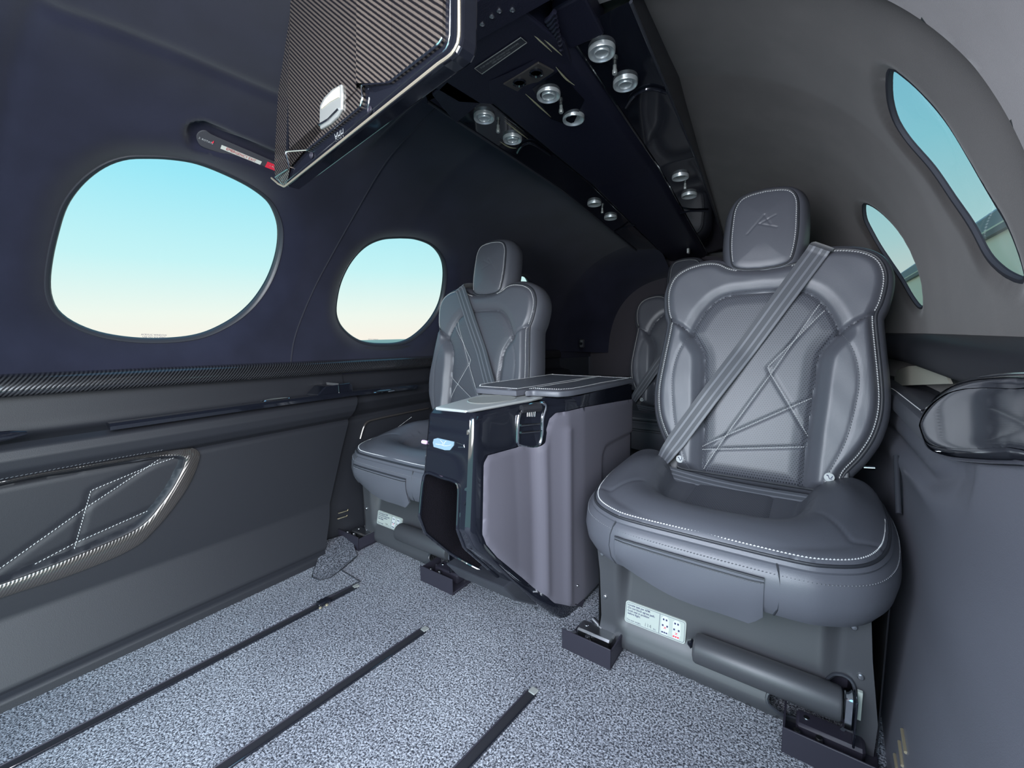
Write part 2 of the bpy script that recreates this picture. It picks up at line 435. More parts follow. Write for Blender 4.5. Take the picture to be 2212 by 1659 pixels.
RD = .028   # depth of the window reveals
def outl(pts, off=RD, scale=(1., 0, 0)):
    return smooth_poly([ys(hit(x*scale[0]+scale[1], y*scale[0]+scale[2], off), off) for x, y in pts], True, 5)
W1 = outl([(640, 700), (560, 705), (480, 730), (400, 780), (330, 850), (280, 930), (245, 1040), (220, 1150), (208, 1250), (215, 1330), (250, 1400), (330, 1460), (450, 1505), (600, 1528), (750, 1530), (880, 1515), (980, 1480), (1080, 1420), (1160, 1340), (1220, 1240), (1255, 1130), (1262, 1030), (1240, 950), (1200, 890), (1120, 830), (1000, 770), (880, 725), (760, 705)], RD, (.4821, 0, 0))
W2 = outl([(865, 512), (900, 515), (935, 530), (958, 560), (963, 600), (955, 650), (935, 690), (905, 722), (870, 742), (820, 746), (775, 738), (740, 712), (725, 680), (727, 640), (738, 600), (760, 560), (790, 530), (825, 515)])
W3 = outl([(1124, 596), (1138, 602), (1144, 616), (1143, 630), (1130, 640), (1116, 634), (1112, 615)], .01)
RR = .006
W4 = outl([(335, 215), (420, 265), (520, 360), (620, 480), (720, 640), (800, 780), (870, 900), (930, 1000), (985, 1130), (1024, 1260), (1020, 1292), (970, 1283), (895, 1240), (820, 1160), (745, 1020), (643, 870), (540, 720), (440, 605), (372, 510), (336, 420), (322, 320)], RR, (.4219, 1783, 60))
W5 = outl([(205, 905), (250, 915), (320, 970), (390, 1050), (440, 1130), (480, 1220), (505, 1310), (512, 1400), (505, 1430), (480, 1425), (440, 1370), (400, 1300), (340, 1210), (280, 1120), (230, 1030), (205, 970)], RR, (.4219, 1780, 60))
SLOT = outl([(398, 285), (410, 268), (440, 262), (470, 272), (560, 312), (620, 338), (640, 360), (625, 385), (590, 372), (520, 345), (450, 330), (415, 322), (400, 305)], 0.0)
WINS = [(W1, RD, .060), (W2, RD, .055), (W3, .01, .02), (W4, RR, .022), (W5, RR, .018)]
cell = .008
Ys = np.arange(-.7, 2.32, cell); Ss = np.linspace(s_of(.02), STOT-s_of(.02), int(STOT/cell))
YY, SS = np.meshgrid(Ys, Ss, indexing='ij'); P = np.stack([YY.ravel(), SS.ravel()], 1)
dele = np.zeros(len(P)); off = np.zeros(len(P))
for poly, depth, flare in WINS:
    lo = poly.min(0)-.09; hi = poly.max(0)+.09
    m = np.where(((P > lo) & (P < hi)).all(1))[0]
    d, n = sdf(P[m], poly); sn = np.abs(d) < .76*cell
    P[m[sn]] = n[sn]; d[sn] = 0
    off[m] = np.maximum(off[m], depth*(1-np.clip(d/flare, 0, 1))**2*(1+0*d) if depth > .02 else depth*(1-sstep(0, flare, d)))
    dele[m[d < -1e-9]] = 1; 
    dele[m[d == 0]] = np.maximum(dele[m[d == 0]], .5)
lo = SLOT.min(0)-.05; hi = SLOT.max(0)+.05; m = np.where(((P > lo) & (P < hi)).all(1))[0]
d, n = sdf(P[m], SLOT); off[m] += .022*(1-sstep(-.014, .002, d))
# raised door-frame rib around the front of the cabin
thA = th_of(P[:, 1])
yr = np.interp(thA, [0, .5, 1.2, 1.57, 2.0, 2.5, 2.9, PI], [.56, .60, .70, .72, .72, .70, .66, .63])
near_ = (np.abs(P[:, 0]-yr) < .5*cell) & (thA < 1.45) & (dele == 0); P[near_, 0] = yr[near_]
off -= .012*(1-sstep(0.0, .012, P[:, 0]-yr))*(1-sstep(1.9, 2.2, thA))
# shallow lengthwise folds in the suede, upper left
for pts_, dp in (([(120, 20), (250, 62), (400, 120), (520, 172), (600, 205)], .006), ([(78, -10), (50, 80), (20, 200), (0, 320), (-20, 420)], .005)):
    ln = np.array([ys(hit(x, y)) for x, y in pts_]); lo = ln.min(0)-.06; hi = ln.max(0)+.06
    m = np.where(((P > lo) & (P < hi)).all(1))[0]; dl, _ = seg_dist(P[m], ln, False); off[m] += dp*np.exp(-(dl/.012)**2)
XYZ = surf_n(P[:, 0], P[:, 1], off)
nY, nS = YY.shape; I = np.arange(nY*nS).reshape(nY, nS)
F = np.stack([I[:-1, :-1], I[:-1, 1:], I[1:, 1:], I[1:, :-1]], -1).reshape(-1, 4)
keep = (dele[F] < 1).all(1); amb = np.where(keep & ((dele[F] == .5).sum(1) >= 3))[0]
cA = P[F[amb]].mean(1); bad = np.zeros(len(amb), bool)
for poly, depth, flare in WINS: bad |= inside(cA, poly)
keep[amb[bad]] = False
F = F[keep]
Cn = XYZ[F].mean(1)
right_door = (Cn[:, 0] > .38) & (Cn[:, 1] < .16)
F = F[~right_door]; Cn = Cn[~right_door]
tF = th_of(P[F].mean(1)[:, 1])
reg = np.where(tF > 2.25, 0, np.where(tF > 1.45, 1, 2)); yF = P[F].mean(1)[:, 0]; reg = np.where((yF < np.interp(tF, [0, .5, 1.2, 1.57, 2.0], [.56, .60, .70, .72, .72])) & (tF <= 1.45), 3, reg)
for k, (nm, mt) in enumerate((('wall_left', SUEDE), ('ceiling', SUEDE), ('wall_right', SUEDEG), ('trim_7', simple('door_surround_lit', (.125, .114, .118), .95, spec=.15, sheen=.3, bump=(1400, .3, .0006), var=.15)))):  # front rib is the same suede, daylight put into its lighter colour
    Fk = F[reg == k]; us, inv = np.unique(Fk, return_inverse=True)
    tag(mesh_obj(nm, XYZ[us], inv.reshape(-1, 4), mt, None, True, 70), kind='structure')
def window(n, poly, depth, lab, fw=.007, marks=None):
    P = resample(poly, .012, True)
    N2 = len(P); T = np.roll(P, -1, 0)-np.roll(P, 1, 0); T /= np.linalg.norm(T, axis=1)[:, None]; Nn = np.stack([T[:, 1], -T[:, 0]], 1)
    if np.sum(P[:, 0]*np.roll(P[:, 1], -1)-np.roll(P[:, 0], -1)*P[:, 1]) < 0: Nn = -Nn
    rings = []
    for o, dz in ((.006 if fw > .002 else .004, depth-.001), (.002 if fw > .002 else .001, depth-(.005 if fw > .002 else .0015)), (-.5*fw, depth-(.003 if fw > .002 else .001)), (-fw, depth+.003), (-fw, depth+(.012 if fw > .002 else .005)), (.008, depth+(.012 if fw > .002 else .005))):
        Q = P+Nn*o; rings.append(surf_n(Q[:, 0], Q[:, 1], dz))
    vs = np.vstack(rings); k = len(rings)
    fs = [(i*N2+j, i*N2+(j+1) % N2, (i+1)*N2+(j+1) % N2, (i+1)*N2+j) for i in range(k-1) for j in range(N2)]
    fr = tag(mesh_obj('window_%d' % n, vs, fs, SATIN if fw > .002 else WFR, None, True, 50), kind='structure')
    c = P.mean(0); rg = []
    for t in (1.0, .66, .33): Q = c+(P+Nn*.004-c)*t; rg.append(surf_n(Q[:, 0], Q[:, 1], depth+(.006 if fw > .002 else .003)))
    g = np.vstack(rg+[surf_n(c[0:1], c[1:2], depth+(.006 if fw > .002 else .003))])
    f = [(i*N2+j, i*N2+(j+1) % N2, (i+1)*N2+(j+1) % N2, (i+1)*N2+j) for i in range(2) for j in range(N2)]+[(2*N2+j, 2*N2+(j+1) % N2, 3*N2) for j in range(N2)]
    mesh_obj('pane', g, f, GLASS, fr, True, 80)
    return fr
wf = [window(1, W1, RD, 'a'), window(2, W2, RD, 'b'), window(3, W3, .01, 'c', .003), window(4, W4, RR, 'd', .0015), window(5, W5, RR, 'e', .0015)]
# tiny etched caution lines at the foot of the two left panes
for (px, py, wtxt, sz) in ((333, 726, 'ACRYLIC WINDOW\nUSE NO SOLVENT', .0055), (806, 733, 'ACRYLIC WINDOW', .0048)):
    a = hit(px, py, RD+.003); b = hit(px+30, py+1, RD+.003); c_ = hit(px, py-12, RD+.003)
    text_mesh(wtxt, sz, a, b-a, c_-a, NAVY, 'lettering', wf[0] if px < 500 else wf[1], 'CENTER')

# floor
fm = MB(); fm.box((0, .8, -.01), (1.62, 3.1, .02)); tag(fm.build('floor', CARPET, smooth=False), kind='structure')
# rear bulkhead: dark wall with arched grey-brown panel on it
ysb = 2.30
th = np.linspace(0, PI, 60); ring = surf(np.full(60, ysb), th, .01)
mb = MB(); pts = [(-.6, -.0)]+[(p[0], p[2]) for p in ring[::-1]]+[(.6, 0)]
mb.prism(pts, lambda a, b: (a, ysb, b), lambda a, b: (a, ysb+.02, b)); tag(mb.build('wall_back', SUEDE, smooth=False), kind='structure')
bp = empty('bulkhead_panel', (0, 2.2, .38), 'arched dark suede panel on the rear wall behind the rear seat', 'panel')
arc = [(-.50, 0.0), (-.505, .14), (-.485, .30), (-.44, .42), (-.36, .53), (-.24, .605), (-.1, .635), (.05, .635), (.2, .605), (.34, .53), (.42, .42), (.46, .3), (.47, 0)]
mb = MB(); arc = smooth_poly(arc, False, 5); mb.prism([tuple(p) for p in arc], lambda a, b: (a, 0, b), lambda a, b: (a, .035, b)); bevel(mb.build('panel_face', simple('bulkhead_suede', (.05, .046, .055), .95, spec=.15, sheen=.3, bump=(1400, .3, .0006)), bp, True, 50), .006)
# concave turn between the side wall and the rear wall, left
mb = MB(); g = []
for k, t in enumerate(np.linspace(0, 1, 9)):
    Y = 1.95+.3*t; o = -.005-.11*math.sin(t*PI/2)**2
    g.append(surf(np.full(50, Y), np.linspace(PI*.98, PI*.52, 50), o))
mb.grid(g); tag(mb.build('rear_corner_lining', SUEDE), 'dark padded suede lining curving from the left side wall into the rear wall', 'lining')
# small latch socket on rear corner lining
q = ony(1257, 742, 1.93); mb = MB(); mb.box((0, 0, 0), (.028, .012, .045), bev=.005); ls = mb.build('belt_anchor', SATIN); ls.location = q
tag(ls, 'small dark belt anchor plate with a round stud on the rear left lining', 'anchor'); mb = MB(); mb.lathe([(.0, -.014), (.007, -.012), (.008, 0)], (0, 0, 0), (0, 1, 0), 12); mb.build('stud', GLOSS, ls)
# rear shelf with low boxes
sh = tag(MB().box((0, 2.17, .37), (1.0, .14, .025), bev=.004).build('rear_shelf', SATIN), 'black shelf across the cabin in front of the rear wall', 'shelf')
for k, (xa, xb, lab) in enumerate(((1182, 1228, 'low black storage box on the rear shelf, nearest the left wall'), (1233, 1316, 'low black storage box in the middle of the rear shelf'), (1330, 1362, 'low black storage box on the rear shelf, nearest the rear seat'))):
    a = ony(xa, 835, 2.06)[0]; b = ony(xb, 835, 2.06)[0]
    o = tag(MB().box(((a+b)/2, 2.14, .40), (b-a, .05, .034), bev=.004).build('storage_box', SATIN), lab, 'box', 'low boxes on the rear shelf')
    o2 = MB().box(((a+b)/2, 2.14, .42), (b-a-.004, .048, .006), bev=.002).build('lid', BASEM, o)

# carbon rail along the left wall (trim) and black dark shadow gap under it
def extrude_profile(prof, y0, y1, ny=2, cap=True):
    """prof [(x,z)], y0/y1 may be functions of (x,z)"""
    f0 = y0 if callable(y0) else (lambda x, z: y0); f1 = y1 if callable(y1) else (lambda x, z: y1)
    mb = MB(); G = [[(x, f0(x, z)+(f1(x, z)-f0(x, z))*t, z) for x, z in prof] for t in np.linspace(0, 1, ny)]
    mb.grid(G); return mb
def taper(o, sgn=-1):
    """bring aft parts inward with the tapering fuselage"""
    me = o.data
    for v in me.vertices:
        d = .74-float(hwid(v.co.y)); v.co.x += d if sgn < 0 else -d
    return o
prof = smooth_poly([(-.752, .545), (-.712, .548), (-.703, .556), (-.702, .566), (-.708, .582), (-.722, .590), (-.752, .594)], False, 4)
rl = extrude_profile(prof, -.7, 1.95, 60)
vv = []
for (x, y, z) in rl.v: vv.append((x, y, z+.004-.018*max(min(y, 1.3), 0)))
rl.v = vv; tag(taper(rl.build('trim_1', CARBONR)), kind='structure')
# same rail on the right wall, leather-dark
prof2 = smooth_poly([(.752, .574), (.708, .577), (.697, .598), (.70, .622), (.725, .636), (.752, .638)], False, 4)
tag(taper(extrude_profile(prof2, .2, 1.95, 60).build('trim_2', LEA2), 1), kind='structure')

# ---------------------------------------------------------------- left exit hatch lining
def hx(z):   # profile x of the hatch panel against height
    return np.interp(z, [0, .018, .022, .03, .125, .14, .378, .386, .392, .402, .42, .44, .458, .468], [-.592, -.596, -.609, -.608, -.648, -.655, -.662, -.665, -.672, -.656, -.645, -.642, -.648, -.664])
def yend(z): return np.interp(z, [0, .05, .1, .3, .47, .5, .58], [.615, .64, .665, .735, .80, .79, .74])
def c8(x, y): return (x*.3526, y*.3526+740)
def yz(pts, X=-.657): return [tuple(onx(*c8(*p), X)[1:3]) for p in pts]
ro = yz([(0, 850), (500, 755), (1000, 668), (1130, 652), (1190, 648), (1222, 672), (1222, 710), (1195, 790), (1150, 880), (1080, 985), (1000, 1085), (920, 1170), (850, 1232), (700, 1312), (400, 1430), (0, 1560)])
ri = yz([(0, 870), (500, 780), (900, 712), (1060, 692), (1118, 698), (1138, 722), (1118, 782), (1060, 890), (980, 1000), (900, 1092), (800, 1162), (600, 1250), (300, 1370), (0, 1480)])
ro = ro+[(-.10, ro[-1][1]-.005), (-.22, .19), (-.30, .28), (-.22, .385)]
ri = ri+[(-.10, ri[-1][1]-.003), (-.20, .21), (-.27, .28), (-.20, .37)]
RO = smooth_poly(ro, True, 4); RI = smooth_poly(ri, True, 4)
hp = empty('exit_hatch_panel', (-.62, 0, 0), 'large dark leather lining panel below the biggest left window, with a carbon-rimmed pocket', 'panel')
z_ = np.concatenate([np.arange(0, .03, .004), np.arange(.03, .37, .0065), np.arange(.37, .4701, .0035)])
y_ = np.arange(-.7, .62, .007)
G = []
for t in np.linspace(0, 1, len(y_)):
    G.append([[hx(z), -.7+(yend(z)+.7)*t, z] for z in z_])
G = np.array(G); PP = G[:, :, 1:].reshape(-1, 2)
d, _n = sdf(PP, (RO+RI)/2 if len(RO) == len(RI) else RI)
dr = (-.022*sstep(.004, -.008, d) if False else -.022*(1-sstep(-.012, -.002, d)))
swell = .006*np.exp(-((d-.02)/.02)**2)*(d > -.01)
G[:, :, 0] += dr.reshape(G.shape[:2])-swell.reshape(G.shape[:2])*.0
loc = np.array([-.62, 0, 0])
def rel(o, base):  # vertices were given in world space: move them under the parent's origin
    me = o.data; A = np.empty(len(me.vertices)*3); me.vertices.foreach_get('co', A); A = A.reshape(-1, 3)-np.array(base); me.vertices.foreach_set('co', A.ravel()); me.update(); return o
rel(MB().grid(G).build('panel_face', LEA2, hp, True, 60), loc)
# end thickness of the hatch panel and ledge above it
mb = MB(); mb.grid([[(hx(z), float(yend(z)), z) for z in z_], [(hx(z)-.055, float(yend(z))+.002, z) for z in z_]]); rel(mb.build('panel_edge', LEA2, hp), loc)
ledge = smooth_poly([(-.664, .468), (-.70, .470), (-.722, .474), (-.730, .486), (-.733, .51), (-.736, .55)], False, 4)
rel(extrude_profile(ledge, -.7, lambda x, z: .80, 12).build('arm_ledge', LEA2, hp), loc)
# carbon ring around the pocket
def ring_band(outer, inner, X0, thick):
    n = 160; A = resample(outer, 1, True); 
    def rs(P, n):
        Q = np.vstack([P, P[:1]]); L = np.concatenate([[0], np.cumsum(np.linalg.norm(np.diff(Q, axis=0), axis=1))])
        s = np.linspace(0, L[-1], n+1)[:-1]; return np.stack([np.interp(s, L, Q[:, k]) for k in (0, 1)], 1)
    A = rs(np.array(outer), n); dB, nB = seg_dist(A, inner)
    B = nB; rings = []
    for P2, dx in ((A, -.004), (A, thick), ((A*.85+B*.15), thick+.0015), ((A*.15+B*.85), thick+.0015), (B, thick), (B, -.020)):
        rings.append(np.stack([hx(P2[:, 1])+dx if callable(X0) else X0+dx+0*P2[:, 0], P2[:, 0], P2[:, 1]], 1))
    mb = MB(); vs = np.vstack(rings); k = len(rings)
    mb.add(vs, [(i*n+j, i*n+(j+1) % n, (i+1)*n+(j+1) % n, (i+1)*n+j) for i in range(k-1) for j in range(n)]); return mb
CARBONP = carbon_mat('carbon_ring', .0032, (0.6, 0, .9), (.06, .053, .052), (.082, .073, .068), .10)
rel(ring_band(RO, RI, hx, .005).build('pocket_ring', CARBONP, hp, True, 50), loc)
# quilted pocket lining with thread lines
lin = [yz([(0, 1385), (520, 1020), (900, 770), (1010, 700)], -.672), yz([(440, 1320), (560, 910), (920, 760), (1110, 695)], -.672), yz([(20, 1460), (460, 1230), (980, 1000)], -.672)]
lin[0] = [(-.2, .12)]+lin[0]; lin[2] = [(-.2, .12)]+lin[2]
def ph(u, v, d):
    h = np.zeros(len(u))
    P2 = np.stack([u, v], 1)
    for l in lin:
        dd, _ = seg_dist(P2, l, False); h -= .003*np.exp(-(dd/.004)**2)
    return h
ob = field_panel(RI, .006, lambda u, v, h: np.stack([hx(v)-.016+h, u, v], 1), ph, None, ['pocket_lining'], [LEA2], hp)[0]; rel(ob, loc)
mb = MB()
for l in lin: stitches(mb, [(float(hx(z))-.0155, y, z) for y, z in l], (1, 0, 0), r=.0008)
st = mb.build('stitching', THREAD, hp, False); rel(st, loc); st['kind'] = 'stuff'
mb = MB(); stitches(mb, [(float(hx(z))+.001, y, z) for y, z in yz([(0, 835), (500, 742), (1000, 655)])], (1, 0, 0), r=.0007); st = mb.build('stitching', THREADD, ob.parent, False); rel(st, loc); st['kind'] = 'stuff'

# armrest trim (gloss black bar, plate with cup holder, pod)
at = empty('armrest_trim', (-.66, .2, .46), 'long gloss black strip on the left wall armrest, with a chrome cup ring and a square pod', 'trim'); aloc = np.array([-.66, .2, .46])
a0 = onx(232, 925, -.648); pts = [onx(x, y, -.647) for x, y in ((236, 923), (300, 914), (420, 897), (540, 880), (650, 865), (755, 851), (900, 836))]
mb = MB(); prof = [(-.000, -.008), (.006, -.006), (.008, .002), (.003, .008), (-.012, .009), (-.03, .006)]
mb.grid([[p+np.array((a, 0, b)) for a, b in prof] for p in pts]); mb.add([pts[0]+np.array((a, 0, b)) for a, b in prof], [tuple(range(6))[::-1]])
rel(mb.build('bar', GLOSS, at), aloc)
mb = MB(); mb.box((-.685, .66, .477), (.06, .36, .008), bev=.003); rel(mb.build('plate', GLOSS, at), aloc)
def oval(c, prof, nm, mt, ky=1.9):
    mb = MB(); mb.lathe(prof, (0, 0, 0), (0, 0, 1), 36); mb.v = [(c[0]+x, c[1]+y*ky, c[2]+z) for x, y, z in mb.v]; rel(mb.build(nm, mt, at), aloc)
c = onz(597, 862, .4825); oval(c, [(.017, .0005), (.0195, .0018), (.0215, .0015), (.023, -.001)], 'cup_ring', CHROME)
oval(c, [(.017, .0008), (.010, .0004), (.0, .0002)], 'cup_well', PALE)
a = onx(690, 860, -.66); b = onx(756, 825, -.66)
mb = MB(); mb.prism([(a[1]-.012, .474), (a[1]-.008, .486), (a[1]+.018, .508), (b[1]-.003, .510), (b[1]+.003, .502), (b[1]+.004, .474)], lambda y, z: (-.718, y, z), lambda y, z: (-.652, y, z))
rel(bevel(mb.build('pod', GLOSS, at, False), .003), aloc)
mb = MB(); ym = (a[1]+b[1])/2+.008; mb.box((-.685, ym, .493), (.069, .0018, .040)); rel(mb.build('pod_seam', CHROME, at), aloc)
mb = MB(); mb.box((-.678, .94, .473), (.06, .17, .006), bev=.0025); rel(mb.build('tray', GLOSS, at), aloc)
c = onz(830, 845, .478); oval(c, [(.017, .0005), (.0195, .0018), (.0215, .0015), (.023, -.001)], 'cup_ring', CHROME)
oval(c, [(.017, .0008), (.0, .0004)], 'cup_well', SATIN)
# short front strip at the frame edge
p0 = onx(-60, 952, -.648); p1 = onx(58, 935, -.648)
mb = MB(); mb.tube([p0+(p1-p0)*t for t in np.linspace(-.6, 1, 6)], [.012, .012, .012, .011, .009, .004], 10); o = mb.build('grab_strip', GLOSS); tag(o, 'short gloss black strip on the left armrest at the left edge of the photo', 'trim')
# aft side panel
def ax(z): return np.interp(z, [.0, .03, .13, .38, .386, .392, .41, .44, .458, .468], [-.668, -.668, -.680, -.690, -.695, -.697, -.682, -.670, -.674, -.688])
ap = empty('aft_side_panel', (-.69, .7, 0), 'dark leather side panel beside the left seat, behind the exit hatch panel', 'panel'); ploc = np.array([-.69, .7, 0])
za = np.concatenate([np.arange(0.0, .38, .01), np.arange(.38, .469, .004)])
G = [[(float(ax(z))+.02*math.exp(-((y-float(yend(z)))/.03)**2)*0+float(.74-hwid(y)), y, z) for z in za] for y in np.linspace(.58, 1.98, 90)]
G = [[(x, max(y, float(yend(z))+.006) if i == 0 else y, z) for (x, y, z) in r] for i, r in enumerate(G)]
rel(MB().grid(G).build('panel_face', LEA2, ap, True, 60), ploc)
lg = smooth_poly([(-.688, .468), (-.71, .470), (-.728, .474), (-.736, .486), (-.739, .51), (-.742, .56)], False, 3)
rel(taper(extrude_profile(lg, .80, 1.98, 40).build('arm_ledge', LEA2, ap)), ploc)
# its pocket rim seen above the left seat cushion, and two brass slots by the floor
mb = MB(); rim = smooth_poly([onx(x, y, -.685) for x, y in ((778, 948), (790, 915), (815, 905), (870, 893), (925, 882))], False, 6); mb.tube(rim, .0035, 8); rel(mb.build('pocket_ring', CARBONP, ap), ploc)
mb = MB(); stitches(mb, [onx(x, y, -.686) for x, y in ((850, 930), (890, 900))], (1, 0, 0)); s_ = rel(mb.build('stitching', THREAD, ap, False), ploc); s_['kind'] = 'stuff'
BRASS = simple('pale_gold_metal', (.75, .64, .44), .3, metal=.8)
for (xa, ya, xb, yb) in ((731, 1109, 751, 1103), (729, 1121, 749, 1115)):
    mb = MB(); p = onx(xa, ya, -.671); q = onx(xb, yb, -.671); mb.tube([p, (p+q)/2, q, q+np.array((0, .001, .004))], .0016, 6); rel(mb.build('slot_trim', BRASS, ap), ploc)
    mb = MB(); mb.tube([p+np.array((-.001, 0, .004)), q+np.array((-.001, 0, .004))], .002, 6); rel(mb.build('slot', DARK, ap), ploc)
# hatch outline seam up the suede wall
seam = smooth_poly([(628, 786), (634, 740), (650, 690), (680, 620), (720, 545), (765, 465), (830, 355), (890, 285), (960, 215), (985, 190)], False, 6)
mb = MB(); mb.tube([hit(x, y, .0) for x, y in seam], .0022, 6); tag(mb.build('trim_3', simple('seam_dark', (.02, .02, .03), .9)), kind='structure')

# carpet side flap and loose carpet piece at the foot of the left wall
def cz(x, y, z=0.0): return onz(x, y, z)
fl = [cz(700, 1168, .03), cz(757, 1152, .028), cz(764, 1180, .01), cz(771, 1201, .004), cz(735, 1232, .004), cz(715, 1247, .004), cz(690, 1253, .004), cz(674, 1246, .004), cz(681, 1224, .006)]
mb = MB(); k = len(fl); mb.add([p for p in fl]+[p-np.array((0, 0, .004)) for p in fl], [tuple(range(k))[::-1]]+[(i, (i+1) % k, k+(i+1) % k, k+i) for i in range(k)])
o = mb.build('carpet_flap', CARPETD, None, False); tag(o, 'darker grey carpet flap turned up the left wall in front of the left seat', 'carpet')
mb2 = MB(); mb2.tube(fl[3:], .0018, 5); mb2.build('bound_edge', PIPE, o)
fl = [cz(738, 1232, .003), cz(777, 1256, .003), cz(700, 1292, .003), cz(560, 1360, .003), cz(520, 1336, .003), cz(600, 1292, .003), cz(672, 1262, .003)]
mb = MB(); k = len(fl); mb.add([p for p in fl]+[p-np.array((0, 0, .003)) for p in fl], [tuple(range(k))[::-1]]+[(i, (i+1) % k, k+(i+1) % k, k+i) for i in range(k)])
o = mb.build('carpet_strip', CARPET, None, False); tag(o, 'grey carpet strip with a dark bound corner beside the leftmost floor track', 'carpet')
mb2 = MB(); mb2.tube([fl[0], fl[1], fl[2]], .0018, 5); mb2.build('bound_edge', PIPE, o)

# ---------------------------------------------------------------- floor tracks
def track(x0, y0, x1, y1, lab, w=.018, hw=True):
    L = math.hypot(x1-x0, y1-y0); a = math.atan2(y1-y0, x1-x0)-PI/2
    t = empty('floor_track', (x0, y0, 0), lab, 'track', 'seat tracks in the floor', a)
    MB().box((0, L/2, .0006), (w, L, .0028)).build('channel', DARK, t)
    for s in (-1, 1): MB().box((s*w/2, L/2, .0022), (.0022, L, .0045), bev=.0008).build('edge_strip_or_glint', BLKM if s < 0 else GLOSS, t)
    MB().box((0, L+.004, .0025), (w*.8, .014, .003), bev=.001).build('end_stop', PALE, t)
    return t, L
t1, L1 = track(-.452, -.35, -.401, .588, 'leftmost black floor track, nearest the left wall, with a dark latch near its aft end')
mb = MB(); mb.box((.002, L1-.085, .006), (.022, .03, .010), bev=.003).build('latch', GLOSS, t1)
mb = MB(); mb.lathe([(.0, .004), (.003, .003), (.0035, 0)], (.016, L1-.10, .004), (0, 0, 1), 10); mb.lathe([(.0, .004), (.003, .003), (.0035, 0)], (.018, L1-.085, .004), (0, 0, 1), 10); mb.build('rivet', BRASS, t1)
track(-.19, -.35, -.127, .578, 'middle black floor track running toward the black centre cabinet')
track(.116, 0, .162, .578, 'short rightmost black floor track at the bottom of the photo')

# ---------------------------------------------------------------- seats
TH = math.radians(13); ST, CT = math.sin(TH), math.cos(TH); U0 = .008
def half(pts, n=6, closed_top=True):
    a = smooth_poly(pts, False, n); return np.vstack([a, (a*[-1, 1])[::-1][1:]])+[U0, 0]
BACK = half([(0, .012), (.09, .012), (.150, .013), (.160, .03), (.168, .055), (.190, .09), (.208, .13), (.217, .17), (.219, .21), (.215, .26), (.208, .32), (.203, .365), (.203, .385), (.211, .41), (.216, .45), (.212, .48), (.198, .505), (.17, .522), (.13, .53), (.10, .526), (.075, .512), (.04, .503), (0, .500)])
HB = [(.146, .345), (.128, .322), (.116, .30), (.111, .27), (.107, .2), (.102, .12), (.098, .012)]
HY = [(.146, .345), (.134, .375), (.115, .408), (.09, .432), (.06, .441), (0, .4435)]
HM = [(.150, .34), (.170, .30), (.180, .25), (.178, .2), (.165, .12), (.14, .05), (.126, .013)]
def mir(pts, s): return np.array([(U0+s*p[0], p[1]) for p in pts])
bl = {s: smooth_poly(mir(HB, s), False, 5) for s in (-1, 1)}
yk = np.vstack([smooth_poly(mir(HY, 1), False, 5), smooth_poly(mir(HY, -1), False, 5)[::-1][1:]])
md_ = {s: smooth_poly(mir(HM, s), False, 5) for s in (-1, 1)}
ys_ = {s: np.array([(U0+s*.146, .345), (U0+s*.172, .366), (U0+s*.205, .386)]) for s in (-1, 1)}
CENP = np.vstack([yk, bl[-1][1:], bl[1][::-1][:-1]])
DIA = [[(.1167, .4077), (.036, .2518), (-.0331, .1255), (-.0885, .0178)], [(.1263, .3938), (.0292, .2677), (.036, .2518), (.0741, .1862), (.112, .1201)], [(-.0949, .0723), (.1147, .2046)], [(-.0943, .0651), (.1066, .0991)]]
HEADO = half([(0, .500), (.035, .503), (.056, .512), (.063, .53), (.068, .575), (.067, .63), (.063, .660), (.051, .680), (.030, .688), (0, .691)])-[.008, 0]
def back_h(u, v, d):
    P2 = np.stack([u, v], 1)
    h = .010*np.sqrt(np.clip(1-(1-np.clip(-d/.022, 0, 1))**2, 0, 1))
    dc, _ = sdf(P2, CENP)
    low = v < np.interp(np.abs(u-U0), [.146, .205], [.345, .386])
    out = np.clip(dc, 0, .05)/.05
    bol = sstep(0, .030, dc)*sstep(0, .02, -d)
    h += np.where(low, .017*bol, .007*bol)
    h += .004*sstep(0, .03, -dc)*np.where(dc < 0, 1, 0)
    for l, a, w_ in ((yk, .006, .0045), (bl[1], .007, .0045), (bl[-1], .007, .0045), (ys_[1], .006, .005), (ys_[-1], .006, .005), (md_[1], .0016, .003), (md_[-1], .0016, .003)):
        dd, _ = seg_dist(P2, l, False); h -= a*np.exp(-(dd/w_)**2)
    m = seat_m
    for l in DIA:
        dd, _ = seg_dist(P2, [(x*1.0, y) for x, y in l], False); h -= np.where(dc < .003, .0022*np.exp(-(dd/.0035)**2), 0)
    h += .0004*np.sin(v*70+u*40)*np.sin(u*55)*sstep(0, .02, dc)
    return h
seat_m = 1
